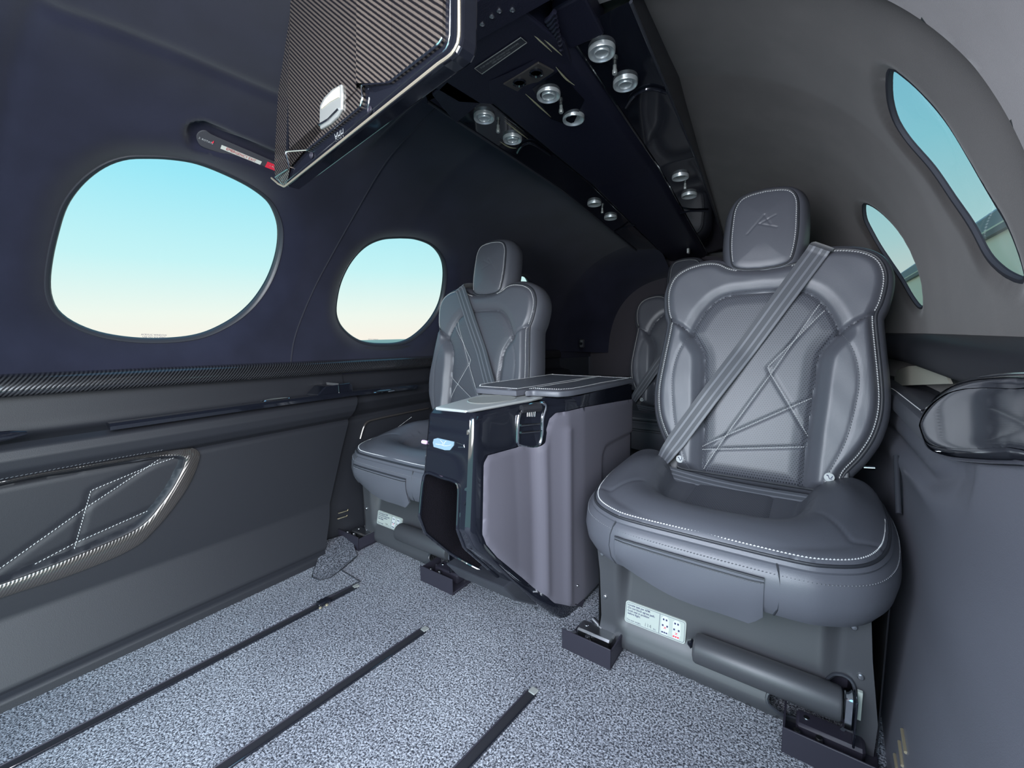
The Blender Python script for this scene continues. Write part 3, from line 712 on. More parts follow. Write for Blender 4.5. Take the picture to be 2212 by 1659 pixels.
def seat(cx, cy, m, label, detail=True, base=True):
    global seat_m
    seat_m = m
    root = empty('passenger_seat', (cx, cy+.75, 0), label, 'seat', 'leather cabin seats')
    c = .0035 if detail else .006
    def bm(u, v, h):
        u = np.asarray(u, float); h = h+0*u
        return np.stack([m*(u+.005), .30+v*ST-h*CT, .305+v*CT+h*ST], 1)
    def bp1(u, v, h): return bm(np.array([u]), np.array([v]), np.array([h]))[0]
    def bh(pts, e=0.0):
        A = np.array(pts, float); d, _ = sdf(A, BACK); return bm(A[:, 0], A[:, 1], back_h(A[:, 0], A[:, 1], -np.abs(d))+e)
    def zero(pts, e=0.0): A = np.array(pts); return bm(A[:, 0], A[:, 1], np.full(len(A), e))
    # backrest
    br = skirt(BACK, [(-.002, -.002), (.003, -.001), (.009, -.006), (.016, -.022), (.018, -.055), (.012, -.080), (-.01, -.092)], bm).build('backrest', LEA, root)
    def regs(C):
        ins = inside(C, CENP); low = C[:, 1] < np.interp(np.abs(C[:, 0]-U0), [.146, .205], [.345, .386])
        return np.where(ins, 0, np.where(low, np.where(C[:, 0] < U0, 1, 2), 3))
    ob = field_panel(BACK, c, bm, back_h, regs, ['perforated_panel', 'side_bolster', 'side_bolster', 'shoulder_panel'], [PERF, LEA, LEA, LEA], br)
    Q = resample(BACK, .006, True)
    mb = MB(); mb.tube(bm(Q[:, 0], Q[:, 1], np.full(len(Q), .0012)), .0028, 8, True); mb.build('piping', PIPE, br)
    nrm = bp1(0, 0, 1)-bp1(0, 0, 0)
    mb = MB()
    for pl in ([p for p in BACK if p[1] > .39 and p[0] > .06], [p for p in BACK if p[1] > .39 and p[0] < -.05], [p for p in BACK if .03 < p[1] < .382 and p[0] > 0], [p for p in BACK if .03 < p[1] < .382 and p[0] < 0]):
        A = np.array(pl); A2 = A+(np.array([U0, .27])-A)/np.linalg.norm(np.array([U0, .27])-A, axis=1)[:, None]*.0065
        stitches(mb, bh(A2, .0012), nrm, .0048, .0014, .0013)
    for l in DIA: stitches(mb, bh(resample(l, .004), .0006), nrm, .0044, .0012, .0009)
    st = mb.build('stitching', THREAD, br, False); st['kind'] = 'stuff'
    mb = MB()
    for l in (yk+[0, .005], md_[1], md_[-1]): stitches(mb, bh(resample(l, .004), .0008), nrm, .004, .002, .0008)
    st = mb.build('seam_stitching', THREADD, br, False); st['kind'] = 'stuff'; st['label'] = 'dark grey seam stitching'
    # round safety badges at the foot of the bolsters
    for (u, v) in ((-.138, .036), (.150, .044)):
        q = bh([(u, v)], .001)[0]
        ee = MB(); prof_ = [(0, .0016), (.0078, .0016), (.0088, .0008), (.009, -.004)]; ee.lathe(prof_, q, nrm, 24); bd = ee.build('safety_badge', WHITE, br)
        X = bp1(1, 0, 0)-bp1(0, 0, 0); V = bp1(0, 1, 0)-bp1(0, 0, 0); q2 = q+nrm*.0022
        g = MB(); g.tube([q2+X*-.002+V*.004, q2+X*-.0012+V*.0005, q2+X*.0005+V*-.003, q2+X*.0045+V*-.0035], .0007, 6)
        g.tube([q2+X*.005+V*.003, q2+X*.004+V*-.0005, q2+X*.0018+V*-.0015], .0007, 6); g.lathe([(0, .0005), (.0013, .0004), (.0014, 0)], q2+X*-.0035+V*.0035, nrm, 10)
        g.build('badge_symbol', NAVY, bd)
    # headrest
    def hm(u, v, h): return bm(u, v, h+.006)
    hr = skirt(HEADO, [(-.002, -.001), (.004, -.002), (.013, -.012), (.022, -.035), (.022, -.070), (.006, -.094), (-.02, -.100)], hm).build('headrest', LEA, root)
    def hh(u, v, d):
        h = .006*np.sqrt(np.clip(1-(1-np.clip(-d/.02, 0, 1))**2, 0, 1))+.004*sstep(0, .06, -d)
        P2 = np.stack([u, v], 1)
        for l in LOGO:
            dd, _ = seg_dist(P2, l, False); h -= .0011*np.exp(-(dd/.0016)**2)
        return h
    LOGO = [[(-.0318*m+0, .5853), (.0013*m, .627)], [(.0013*m, .627), (.015*m, .6024)], [(.0276*m, .5929), (-.0078*m, .6063)], [(.0239*m, .6228), (-.0078*m, .6063)]]
    if m < 0: LOGO = [[(-x if True else x, y) for x, y in l] for l in LOGO]; LOGO = [[(x, y) for x, y in l] for l in LOGO]
    field_panel(HEADO, .0018 if detail and m > 0 else .0028 if detail else .005, hm, hh, None, ['headrest_face'], [LEA], hr)
    Q = resample(HEADO, .005, True); mb = MB(); mb.tube(hm(Q[:, 0], Q[:, 1], np.full(len(Q), .001)), .002, 8, True); mb.build('piping', PIPE, hr)
    mb = MB(); A = np.array([p for p in HEADO if p[1] > .515]); i0 = np.argmax(np.linalg.norm(A-np.roll(A, 1, 0), axis=1)); A = np.roll(A, -i0, 0)
    A2 = A+(np.array([.004, .6])-A)/np.linalg.norm(np.array([.004, .6])-A, axis=1)[:, None]*.0042
    stitches(mb, hm(A2[:, 0], A2[:, 1], np.full(len(A2), .0045)), nrm, .0040, .0010, .0011); st = mb.build('stitching', THREAD, hr, False); st['kind'] = 'stuff'
    # hinge bracket between backrest and cushion
    for s in (-1, 1):
        mb = MB(); mb.prism([(.25, .19), (.34, .19), (.36, .30), (.345, .36), (.325, .375), (.31, .36), (.29, .30)], lambda a, b: (s*.165+m*.013-.010, a, b), lambda a, b: (s*.165+m*.013+.010, a, b)); bevel(mb.build('hinge_bracket', BASEM, root, False), .003)
    mb = MB(); mb.box((0, .315, .285), (.30, .05, .03), bev=.006); mb.build('hinge_bar', GLOSS, root)
    # cushion
    xo = -.012*m
    CO = smooth_poly([(0, -.052), (.12, -.050), (.165, -.038), (.205, -.008), (.230, .045), (.243, .12), (.248, .20), (.244, .275), (.222, .325), (.15, .342), (0, .344)], False, 5)
    CO = np.vstack([CO, (CO*[-1, 1])[::-1][1:-1]])
    CI = smooth_poly([(0, .050), (.075, .058), (.118, .090), (.138, .15), (.146, .24), (.150, .345), (0, .35)], False, 4); CI = np.vstack([CI, (CI*[-1, 1])[::-1][1:-1]])
    CC = np.array([(-.075, .36), (-.075, .12), (-.06, .095), (0, .085), (.06, .095), (.075, .12), (.075, .36)])
    def cm(u, v, h): u = np.asarray(u, float); return np.stack([u+xo, np.asarray(v, float)+0*u, .318+.022*v+h], 1)
    def ch(u, v, d):
        P2 = np.stack([u, v], 1); di, _ = sdf(P2, CI)
        h = .012*np.sqrt(np.clip(1-(1-np.clip(-d/.025, 0, 1))**2, 0, 1))
        h += .013*np.sin(np.clip(di/.10, 0, 1)*PI)*(di > 0)
        h -= .036*sstep(0, .028, -di)*(di < 0)
        h -= .004*np.exp(-(di/.004)**2)
        # the little rise at the back inner corners of the bolster
        h += .014*np.exp(-(((np.abs(u)-.180)/.040)**2+((v-.20)/.09)**2))*(di > -.002)
        for s in (-1, 1):
            dd, _ = seg_dist(P2, [(s*.247, .06), (s*.19, .03), (s*.15, .10)], False); h -= .002*np.exp(-(dd/.004)**2)
        dd, _ = sdf(P2, CC); h -= np.where(di < 0, .003*np.exp(-(dd/.004)**2), 0)
        return h
    cs = skirt(CO, [(-.002, -.001), (.003, -.001), (.006, -.006), (.0045, -.010), (.011, -.016), (.016, -.030), (.018, -.050), (.014, -.072), (.004, -.088), (-.02, -.096)], cm).build('seat_cushion', LEA, root)
    def creg(C): return np.where(inside(C, CC) & inside(C, CI), 1, 0)
    field_panel(CO, c+.0005, cm, ch, creg, ['cushion_top', 'perforated_insert'], [LEA, PERF], cs)
    Q = resample(CO, .006, True)
    mb = MB(); mb.tube(cm(Q[:, 0], Q[:, 1], np.full(len(Q), .0005)), .0026, 8, True); mb.build('piping', PIPE, cs)
    NC = (Q-[0, .12]); NC /= np.linalg.norm(NC, axis=1)[:, None]
    vis = Q[Q[:, 1] < .30]; i0 = int(np.argmax(np.linalg.norm(vis-np.roll(vis, 1, 0), axis=1))); vis = np.roll(vis, -i0, 0)
    NV = vis-[0, .12]; NV /= np.linalg.norm(NV, axis=1)[:, None]
    mb = MB(); A = vis-NV*.006; stitches(mb, cm(A[:, 0], A[:, 1], np.full(len(A), .0075)), (0, 0, 1), .0044, .0012, .0012)
    st = mb.build('stitching', THREAD, cs, False); st['kind'] = 'stuff'
    mb = MB(); A = vis+NV*.0135; stitches(mb, cm(A[:, 0], A[:, 1], np.full(len(A), -.020)), (0, -.8, .6), .0036, .0022, .0010)
    st = mb.build('seam_stitching', THREADD, cs, False); st['kind'] = 'stuff'
    # vertical side seams and loose front flap
    for sx in (-.145, .090):
        k = int(np.argmin(np.abs(CO[:, 0]-sx)+1000*(CO[:, 1] > .1))); p = CO[k]; n_ = (p-[0, .12]); n_ /= np.linalg.norm(n_)
        mb = MB(); pts = [cm(np.array([p[0]+n_[0]*o]), np.array([p[1]+n_[1]*o]), h)[0] for o, h in ((.0055, -.006), (.0115, -.016), (.0165, -.030), (.0185, -.050), (.0145, -.072), (.005, -.088))]
        mb.tube(pts, .0014, 6); mb.build('vertical_seam', PIPE, cs)
    G = []
    for x in np.linspace(-.143, .088, 26):
        k = int(np.argmin(np.abs(CO[:, 0]-x)+1000*(CO[:, 1] > .1))); y0 = CO[k, 1]; r = []
        t = (x+.143)/.231; bot = .235-.030*math.sin(min(t*1.5, 1)*PI/2)*(1 if t < .93 else (1-t)/.07*.6+.4)
        for j in range(14):
            q = j/13; z = .288*(1-q)+bot*q
            r.append((x+xo, y0-.0195-.003*math.sin(q*PI)-.002*math.sin(t*9+q*4)*q+.010*q*q, z))
        G.append(r)
    G = np.array(G); mb = MB(); mb.grid(G); mb.grid(G+[0, .0035, 0]); 
    fp = mb.build('front_flap', LEA, cs)
    mb = MB(); mb.tube(G[:, 0]+[0, -.0005, .001], .0018, 6); mb.tube(G[:, 1]+[0, 0, .000], .0012, 6); mb.build('flap_piping', PIPE, cs)
    mb = MB(); stitches(mb, G[:, 1]+[0, -.0005, -.002], (0, -1, 0), .004, .002, .0010); st = mb.build('flap_stitching', THREADD, cs, False); st['kind'] = 'stuff'
    # base shell
    def bh_(x, z):
        rec = sstep(-.188, -.165, x)*(1-sstep(.150, .176, x))*sstep(.045, .075, z)
        lft = .010*np.exp(-((x+.178)/.012)**2)*sstep(.0, .05, z)
        roll = .010*np.exp(-((z-.024)/.018)**2)*sstep(-.185, -.16, x)*(1-sstep(.10, .13, x))
        return rec*(.012+.020*sstep(.06, .20, z))*1.0-roll-.0*lft
    bo = [(-.226, .004), (-.196, .002), (-.17, .010), (.10, .004), (.222, -.0+.004), (.224, .06), (.212, .16), (.205, .245), (-.232, .245), (-.222, .16), (-.218, .06)]
    cut = smooth_poly([(.085, .030), (.115, .018), (.150, .016), (.176, .022), (.190, .045), (.196, .09), (.190, .118), (.170, .118), (.150, .075), (.11, .055), (.088, .048)], True, 3)
    cutw = cut
    bs = field_panel(np.array(bo), .006, lambda u, v, h: np.stack([u, .02+h, v], 1), lambda u, v, d: bh_(u, v), None, ['seat_base'], [BASEM], root, holes=(cutw,))[0]
    mb = MB(); mb.box((-.005, .235, .125), (.41, .37, .235), bev=.012)
    mb.build('base_frame', DARK if not base else BLKM, root)
    G2 = [[(x*1.0, y, z) for z in (.004, .12, .24)] for x, y in ((.224, .02), (.230, .05), (.232, .3))]; MB().grid(G2).build('side_cover', BASEM, root); MB().grid([[(-a, b, c_) for a, b, c_ in r] for r in G2]).build('side_cover', BASEM, root)
    rim_ = resample(cut, .006, True); mb = MB(); mb.tube([(a, .0185+float(bh_(a, b)), b) for a, b in rim_], .0028, 6, True); mb.build('cutout_rim', SATIN, bs)
    for (x, z) in ((-.228+.012, .199), (-.210, .106), (-.214, .012), (.188, .205), (.200, .129), (.207, .012)):
        mb = MB(); mb.lathe([(0, .0028), (.0032, .0026), (.0046, .0012), (.0048, -.002)], (x, .019, z), (0, -1, 0), 16); sc = mb.build('screw', STEEL, bs)
    # rolled carry tube and its end fitting
    mb = MB(); y0 = .004; r0 = .025
    mb.lathe([(0, 0), (.018, 0), (.023, .002), (.025, .006), (.025, .205), (.0235, .209), (.018, .211), (0, .211)], (-.031, y0, .084), (1, 0, 0), 32); tb = mb.build('tube_cover', SATIN if True else None, root)
    tb.data.materials[0] = BASEM
    mb = MB(); mb.lathe([(0, -.010), (.004, -.010), (.009, -.004), (.005, 0), (.004, .004)], (-.033, y0+.004, .085), (1, 0, 0), 16); mb.build('tube_knob', GLOSS, root)
    mb = MB(); mb.box((.187, .002, .082), (.012, .026, .050), bev=.002); mb.build('end_fitting', CHROME, root)
    mb = MB(); mb.box((.1945, -.004, .075), (.003, .030, .074), bev=.001); mb.build('end_plate', GLOSS, root)
    mb = MB(); mb.box((.200, .012, .088), (.006, .006, .045)); mb.build('end_tag', CREAM, root)
    # instruction placard
    x0, x1, z0, z1 = -.170, -.052, .064, .105; yy = .0165-.006
    def rr(x0, x1, z0, z1, r, n=5):
        o_ = []
        for cx_, cz_, a0 in ((x1-r, z0+r, -PI/2), (x1-r, z1-r, 0), (x0+r, z1-r, PI/2), (x0+r, z0+r, PI)):
            o_ += [(cx_+r*math.cos(a0+PI/2*k/n), cz_+r*math.sin(a0+PI/2*k/n)) for k in range(n+1)]
        return o_
    yl = lambda z: .0215+.0*z-.006
    def ly(z): return .02+float(bh_(np.array(-.11), np.array(z)))-.0015
    ya, yb = ly(z0), ly(z1)
    def LP(x, z, e=0): return (x, ya+(yb-ya)*(z-z0)/(z1-z0)-e-.001, z)
    mb = MB(); mb.prism(rr(x0, x1, z0, z1, .005), lambda a, b: LP(a, b, -.004), lambda a, b: LP(a, b, 0)); lb = mb.build('placard', CREAM, root, False)
    xd, zd = (1, 0, 0), np.array(LP(0, z1))-np.array(LP(0, z0))
    if detail:
        R_ = rr(x0+.0022, x1-.0022, z0+.0022, z1-.0022, .004); mb = MB(); mb.tube([LP(a, b, .0002) for a, b in R_], .0003, 4, True); mb.tube([LP(x0+.069, z0+.003, .0002), LP(x0+.069, z1-.003, .0002)], .0004, 4); mb.build('placard_border', NAVY, lb)
    else:
        mb = MB(); mb.tube([LP(x0+.069, z0+.003, .0002), LP(x0+.069, z1-.003, .0002)], .0004, 4); mb.build('placard_border', NAVY, lb)
    text_mesh('-Locate seat per AFM.\n-Do not block egress path.\n-Lock seat in position\n before flight.', .0056, LP(x0+.004, z1-.0145), xd, zd, NAVY, 'lettering', lb, off=.0003, sx=.92, bold=.00012)
    text_mesh('This seat weighs', .0048, LP(x0+.004, z0+.006), xd, zd, NAVY, 'lettering', lb, off=.0003, sx=.92)
    text_mesh('114', .0095, LP(x0+.040, z0+.008), xd, zd, STEEL, 'lettering', lb, off=.0003)
    text_mesh('lbs.', .0045, LP(x0+.058, z0+.006), xd, zd, NAVY, 'lettering', lb, off=.0003)
    for k in range(2):
        cxx = x0+.080+k*.0215; mb = MB(); mb.prism([(cxx-.006, z0+.004), (cxx+.005, z0+.004), (cxx+.0075, z0+.013), (cxx+.0065, z0+.033), (cxx+.003, z0+.037), (cxx-.004, z0+.037), (cxx-.0075, z0+.033), (cxx-.0075, z0+.012)], lambda a, b: LP(a, b, .0001), lambda a, b: LP(a, b, .0004)); mb.build('cabin_diagram', WHITE, lb, False)
        mb = MB()
        for (dx, dz) in ((-.0035, .031), (.002, .031), (-.0045, .020), (.004, .020)): mb.box(LP(cxx+dx, z0+dz, .0006), (.003, .0004, .0034))
        for dx in (-.004, 0, .004):
            if k == 0: mb.box(LP(cxx+dx-.0005, z0+.0075, .0006), (.003, .0004, .0028))
        mb.build('seat_symbols', NAVY, lb, False)
        mb = MB(); cz_ = z0+(.0165 if k == 0 else .0135)
        for a_ in ((1, 1), (1, -1)): mb.tube([LP(cxx-.002*a_[0], cz_-.002*a_[1], .0007), LP(cxx+.002*a_[0], cz_+.002*a_[1], .0007)], .0004, 4)
        if k: 
            for dx in (-.004, 0, .004): mb.box(LP(cxx+dx-.0005, z0+.0075, .0006), (.003, .0004, .0028))
        mb.build('cross_symbols', RED, lb, False)
    # floor mounts
    for (xa, xb, sgn) in ((-.278, -.171, -1), (.108, .227, 1)):
        mb = MB(); zt = .043
        mb.box(((xa+xb)/2, -.042, zt/2+.001), (xb-xa, .003, zt), bev=.0008); mb.box(((xa+xb)/2, -.005, .004), (xb-xa, .075, .006), bev=.001); mb.box((xb-.0015 if sgn < 0 else xa+.0015, -.005, zt/2), (.003, .075, zt-.01)); fm_ = mb.build('floor_mount', BLKM, root)
        mb = MB(); mb.box(((xa+xb)/2, .010, .018), ((xb-xa)*.72, .035, .026), bev=.004); mb.build('mount_block', STEEL if sgn < 0 else BLKM, fm_)
        for bx, by in ((xa+.018, -.022), (xa+.046, -.018), (xa+.030, .012)):
            mb = MB(); mb.lathe([(0, .012), (.004, .012), (.005, .010), (.005, 0), (.0075, 0), (.0075, -.012)], (bx, by, .020), (0, 0, 1), 14); mb.build('bolt', STEEL, fm_)
        if sgn < 0:
            mb = MB(); mb.tube([(xa+.035, .035, .032), (xa+.062, .022, .028)], .006, 12); mb.build('pin', CHROME, fm_)
    # shoulder belt
    n_ = 40; P0 = np.array([.113, .530]); P1 = np.array([-.164, .050]); pts = []; ww = []
    pts.append(bp1(.125, .553, -.075)); pts.append(bp1(.124, .552, -.03))
    A = np.array([P0+(P1-P0)*t for t in np.linspace(0, 1, n_)]); d, _ = sdf(A, BACK); H = back_h(A[:, 0], A[:, 1], -np.abs(d))
    Hs = H.copy()
    for i in range(n_):   # taut strap: running upper hull of the surface
        a = max(0, i-9); b = min(n_, i+10); Hs[i] = H[a:b].max()
    Hs = np.convolve(np.pad(Hs, 4, 'edge'), np.ones(9)/9, 'valid')+.004
    for p, h in zip(A, Hs): pts.append(bp1(p[0], p[1], h+.004))
    pts.append(bp1(-.176, .028, .030)); pts.append(bp1(-.188, .006, .022))
    dr_ = (P1-P0)/np.linalg.norm(P1-P0); wv_ = bp1(-dr_[1], dr_[0], 0)-bp1(0, 0, 0)
    pts = smooth_poly(pts, False, 3); k = len(pts); ww = np.interp(np.arange(k), [0, k-14, k-6, k-1], [.043, .043, .036, .020])
    sb = MB().ribbon(pts, wv_, ww, .0016).build('shoulder_belt', BELT, root)
    mb = MB()
    wn = wv_/np.linalg.norm(wv_)
    for o_ in (-.24, .12, .42): mb.ribbon(np.array(pts)+wn*np.outer(ww, [o_])*1.0+nrm*.0009, wv_, ww*.11, .0006)
    mb.build('belt_stripes', BELT2, sb)
    e = pts[-1]; mb = MB(); mb.box(e+np.array((0, -.004, -.008)), (.022, .008, .032), bev=.003); mb.build('belt_buckle', STEEL, sb)
    # lap belt lying across the back of the cushion
    q0 = np.array((-m*.183, .262, .318)); q1 = np.array((m*.150, .262, .302)); pl = [q0+(q1-q0)*t+np.array((0, .004*math.sin(t*PI), -.012*math.sin(t*PI)*(1-t*.3))) for t in np.linspace(0, 1, 16)]
    lb2 = MB().ribbon(pl, (0, .70, .72), .034, .0018).build('lap_belt', BELT, root)
    mb = MB()
    for o_ in (-.010, 0, .010): mb.ribbon(np.array(pl)+np.array((0, .70, .72))*o_+np.array((0, -.0009, .0009)), (0, .7, .72), .003, .0008)
    mb.build('belt_stripes', BELT2, lb2)
    return root
seatA = seat(.43, 0, 1, 'large black leather seat on the right with white stitching and a pale striped shoulder belt')
seatB = seat(-.388, 0.0, -1, 'black leather seat beside the left wall, partly hidden by the glossy centre cabinet')
seatC = seat(.045, .86, 1, 'dark rear seat mostly hidden behind the right-hand seat', detail=False)

# ---------------------------------------------------------------- centre cabinet
XC = -.004
def cw(Y):  # half width against depth
    return np.interp(Y, [.50, .535, .56, .66, .71, .74, .80, .86, 1.16], [.048, .056, .060, .066, .074, .092, .118, .126, .134])
def hitcab(px, py, e=0.0):
    r = ray(px, py); t = .3
    def f(t): q = CAM+r*t; return q[0]-XC-cw(q[1])-e
    while f(t) > 0 and t < 3: t += .004
    lo, hi = t-.004, t
    for _ in range(24):
        m_ = (lo+hi)/2
        if f(m_) > 0: lo = m_
        else: hi = m_
    return CAM+r*hi
cab = empty('centre_cabinet', (0, .85, 0), 'glossy black and grey centre cabinet standing between the two front seats', 'cabinet'); cl = np.array([0, .85, 0])
def front_y(z): return np.interp(z, [0, .03, .26, .30, .50, .512], [.785, .755, .545, .530, .560, .570])
zs = np.concatenate([[.0, .012], np.linspace(.03, .24, 12), np.linspace(.25, .31, 7), np.linspace(.33, .49, 9), [.50, .507, .511]])
def round_in(z): return .006*max(0, (z-.50)/.011)**2
def hole(G, F): return F
def wfz(z): return np.interp(z, [0, .05, .28, .5], [1.32, 1.28, 1.22, 1.0])   # front is a little wider low down
def xside(y, z):
    k = sstep(.80, .60, y) if False else 1-sstep(.56, .80, y)
    return cw(y)*(1+(wfz(z)-1)*k)
mb = MB(); NS = 60; rows = []
for z in zs:
    fy = float(front_y(z)); r = []
    ysd = np.concatenate([[fy, fy+.003, fy+.008], np.linspace(fy+.016, 1.16, NS)])
    for i, y in enumerate(ysd):
        inset = (.009, .003, .0007)[i] if i < 3 else 0
        r.append((XC+float(xside(y, z))-inset-round_in(z), y, z))
    rows.append(r)
mb.grid(rows); mb2 = MB(); mb2.grid([[(2*XC-x, y, z) for x, y, z in r] for r in rows], True)
# front face with its foot-well opening left out
rel(mb.build('side_shell', GLOSS, cab), cl); rel(mb2.build('side_shell', GLOSS, cab), cl)
NI = smooth_poly([(-.062, .372), (-.052, .388), (-.02, .386), (.022, .384), (.032, .375), (.034, .35), (.037, .25), (.036, .16), (.030, .138), (-.035, .155), (-.064, .178), (-.070, .20), (-.066, .30)], True, 4)
FO = []
for z in zs: FO.append((XC+float(xside(float(front_y(z)), z))-.009-round_in(z), z))
for z in zs[::-1]: FO.append((XC-float(xside(float(front_y(z)), z))+.009+round_in(z), z))
ff = field_panel(np.array(FO), .004, lambda u, v, h: np.stack([u, front_y(v)+h, v], 1), lambda u, v, d: -.0+.0*u, None, ['front_panel'], [GLOSS], cab, holes=(NI,))[0]; rel(ff, cl)
NP = resample(NI, .008, True); n_ = len(NP); rg = []
for t in (0, .04, .12, .19):
    rg += [(x*(1-.0*t), float(front_y(z))+t*.98+.0005, z) for x, z in NP]
mb = MB(); mb.add(rg, [(i*n_+j, i*n_+(j+1) % n_, (i+1)*n_+(j+1) % n_, (i+1)*n_+j) for i in range(3) for j in range(n_)]+[tuple(3*n_+j for j in range(n_))]); rel(mb.build('open_bin', FUR, cab), cl)
mb = MB(); mb.tube([(x, float(front_y(z))-.0008, z) for x, z in NP], .0032, 8, True); rel(mb.build('bin_rim', GLOSS, cab), cl)
# base plinth under the sloping front
mb = MB(); mb.prism([(.80, .002), (.66, .10), (.62, .15), (.70, .15), (.86, .03), (1.14, .03), (1.14, .002)], lambda y, z: (XC-.090, y, z), lambda y, z: (XC+.074, y, z)); rel(bevel(mb.build('plinth', SATIN, cab, False), .004), cl)
# grey outer shell of the right flank
gp = [(1040, 1000), (1050, 983), (1112, 967), (1122, 962), (1158, 966), (1172, 955), (1180, 925), (1186, 905), (1200, 892), (1260, 880), (1366, 862)]
pz = [hitcab(x, y, .003)[1:3] for x, y in gp]; pz = [tuple(p) for p in pz]
pe = max(p[0] for p in pz); pe = min(pe, 1.158)
pz = [(min(y, 1.158), z) for y, z in pz]
lowp = [tuple(hitcab(x, y, .003)[1:3]) for x, y in ((1196, 1302), (1120, 1245), (1062, 1200), (1038, 1172), (1030, 1150))]
GPo = np.array(pz+[(1.158, .012), (.83, .012)]+lowp)
def gpm(u, v, h): return np.stack([XC+xside(u, v)+.0065+h, u, v], 1)
def gph(u, v, d):
    h = -.003*np.exp(-((d)/.003)**2)
    rb = smooth_poly([(.97, .04), (.955, .20), (.95, .33), (.965, .365), (1.0, .38), (1.16, .40)], False, 5)
    dd, _ = seg_dist(np.stack([u, v], 1), rb, False); 
    h += .010*sstep(.012, -.012, (.955-u)) *0
    right = (u > .955) & (v < .372)
    h += -.005*np.where(right, sstep(0, .02, dd), 0)
    h += .006*np.exp(-((u-.735)/.012)**2)*(v < .45)+.004*np.exp(-((u-.80)/.012)**2)*(v < .45)
    return h
xs_ = field_panel(GPo, .006, gpm, gph, None, ['grey_shell'], [GREYP], cab)[0]; rel(xs_, cl)
# top tray of pale metal, cup well and padded lid
tr = [(-.044, .566), (.036, .568), (.066, .745), (.066, .80), (-.085, .80), (-.078, .74)]
mb = MB(); mb.prism([(x+XC, y) for x, y in tr], lambda x, y: (x, y, .508), lambda x, y: (x, y, .5145)); rel(bevel(mb.build('tray', ALU, cab, False), .0025), cl)
wc = np.array([XC-.012, .70, .5148])
WL = smooth_poly([(-.045, .668), (-.02, .640), (.012, .640), (.032, .668), (.036, .712), (.02, .745), (-.03, .748), (-.052, .72)], True, 4)
mb = MB(); Pn = len(WL); rg = []
for f_, z in ((1.04, .5146), (1.0, .5160), (.95, .5150), (.88, .5149)): rg += [((x-(-.01))*f_-.01+XC, (y-.695)*f_+.695, z) for x, y in WL]
mb.add(rg, [(i*Pn+j, i*Pn+(j+1) % Pn, (i+1)*Pn+(j+1) % Pn, (i+1)*Pn+j) for i in range(3) for j in range(Pn)]+[tuple(3*Pn+j for j in range(Pn))]); rel(mb.build('cup_well', PALE, cab), cl)
# dark gap deck under lid
mb = MB(); mb.prism([(-.10, .77), (-.125, .82), (-.132, 1.158), (.132, 1.158), (.128, .85), (.10, .79)], lambda x, y: (x+XC, y, .49), lambda x, y: (x+XC, y, .512)); rel(mb.build('deck', GLOSS, cab, False), cl)
def lid(poly, nm):
    P_ = smooth_poly(poly, True, 3)*[1, 1]
    fm_ = lambda u, v, h: np.stack([u+XC, v, .5285-.02*(v-.8)+h], 1)
    b = skirt(P_, [(-.003, .0005), (.001, -.001), (.003, -.005), (.002, -.012), (-.006, -.015)], fm_).build(nm, LEA, cab)
    t = field_panel(P_, .006, fm_, lambda u, v, d: .003*np.sqrt(np.clip(1-(1-np.clip(-d/.012, 0, 1))**2, 0, 1)), None, ['lid_top'], [LEA], b)[0]
    q = resample(P_, .004, True); c_ = q.mean(0); A = q+(c_-q)/np.linalg.norm(c_-q, axis=1)[:, None]*.008
    m2 = MB(); stitches(m2, fm_(A[:, 0], A[:, 1], .0032+0*A[:, 0]), (0, 0, 1), .004, .0013, .0009); s2 = m2.build('stitching', THREAD, b, False); s2['kind'] = 'stuff'
    for o_ in (b, t, s2): rel(o_, cl)
lid([(-.092, .752), (-.08, .745), (.012, .748), (.022, .756), (.028, .84), (.032, 1.15), (.02, 1.156), (-.12, 1.156), (-.128, 1.15), (-.122, .82)], 'lid')
lid([(.040, .79), (.050, .776), (.10, .782), (.116, .80), (.126, .86), (.132, 1.15), (.125, 1.156), (.042, 1.156), (.036, 1.148)], 'lid')
# chrome-lined slot in the flank near the top
def cabp(px, py, e): return hitcab(px, py, e)
sl = smooth_poly([cabp(x, y, .004) for x, y in ((1123, 962), (1118, 955), (1120, 905), (1128, 885), (1148, 872), (1172, 870), (1178, 880), (1172, 905), (1170, 950), (1160, 964), (1140, 965))], True, 4)
mb = MB(); mb.tube(sl, .0030, 8, True); rel(mb.build('latch_frame', CHROME, cab), cl)
c_ = sl.mean(0); mb = MB(); k = len(sl); mb.add([p-np.array((.001, 0, 0)) for p in sl], [tuple(range(k))]); rel(mb.build('latch_plate', GLOSS, cab, False), cl)
for (ya, yb, mt, nm) in ((915, 918, CHROME, 'latch_bar'), (931, 935, CHROME, 'latch_bar'), (880, 900, DARK, 'latch_opening')):
    p = cabp(1126, ya+4, .005); q = cabp(1166, ya, .005); mb = MB(); mb.tube([p, (p+q)/2, q], .0022 if mt is CHROME else .009, 8); rel(mb.build(nm, mt, cab), cl)
mb = MB(); 
for k in range(5): p = cabp(1140+k*4, 884, .0075+.004); q = cabp(1139+k*4, 900, .0075+.004); mb.tube([p, q], .0008, 5)
o = rel(mb.build('hinge_spring', STEEL, cab), cl); o['kind'] = 'stuff'
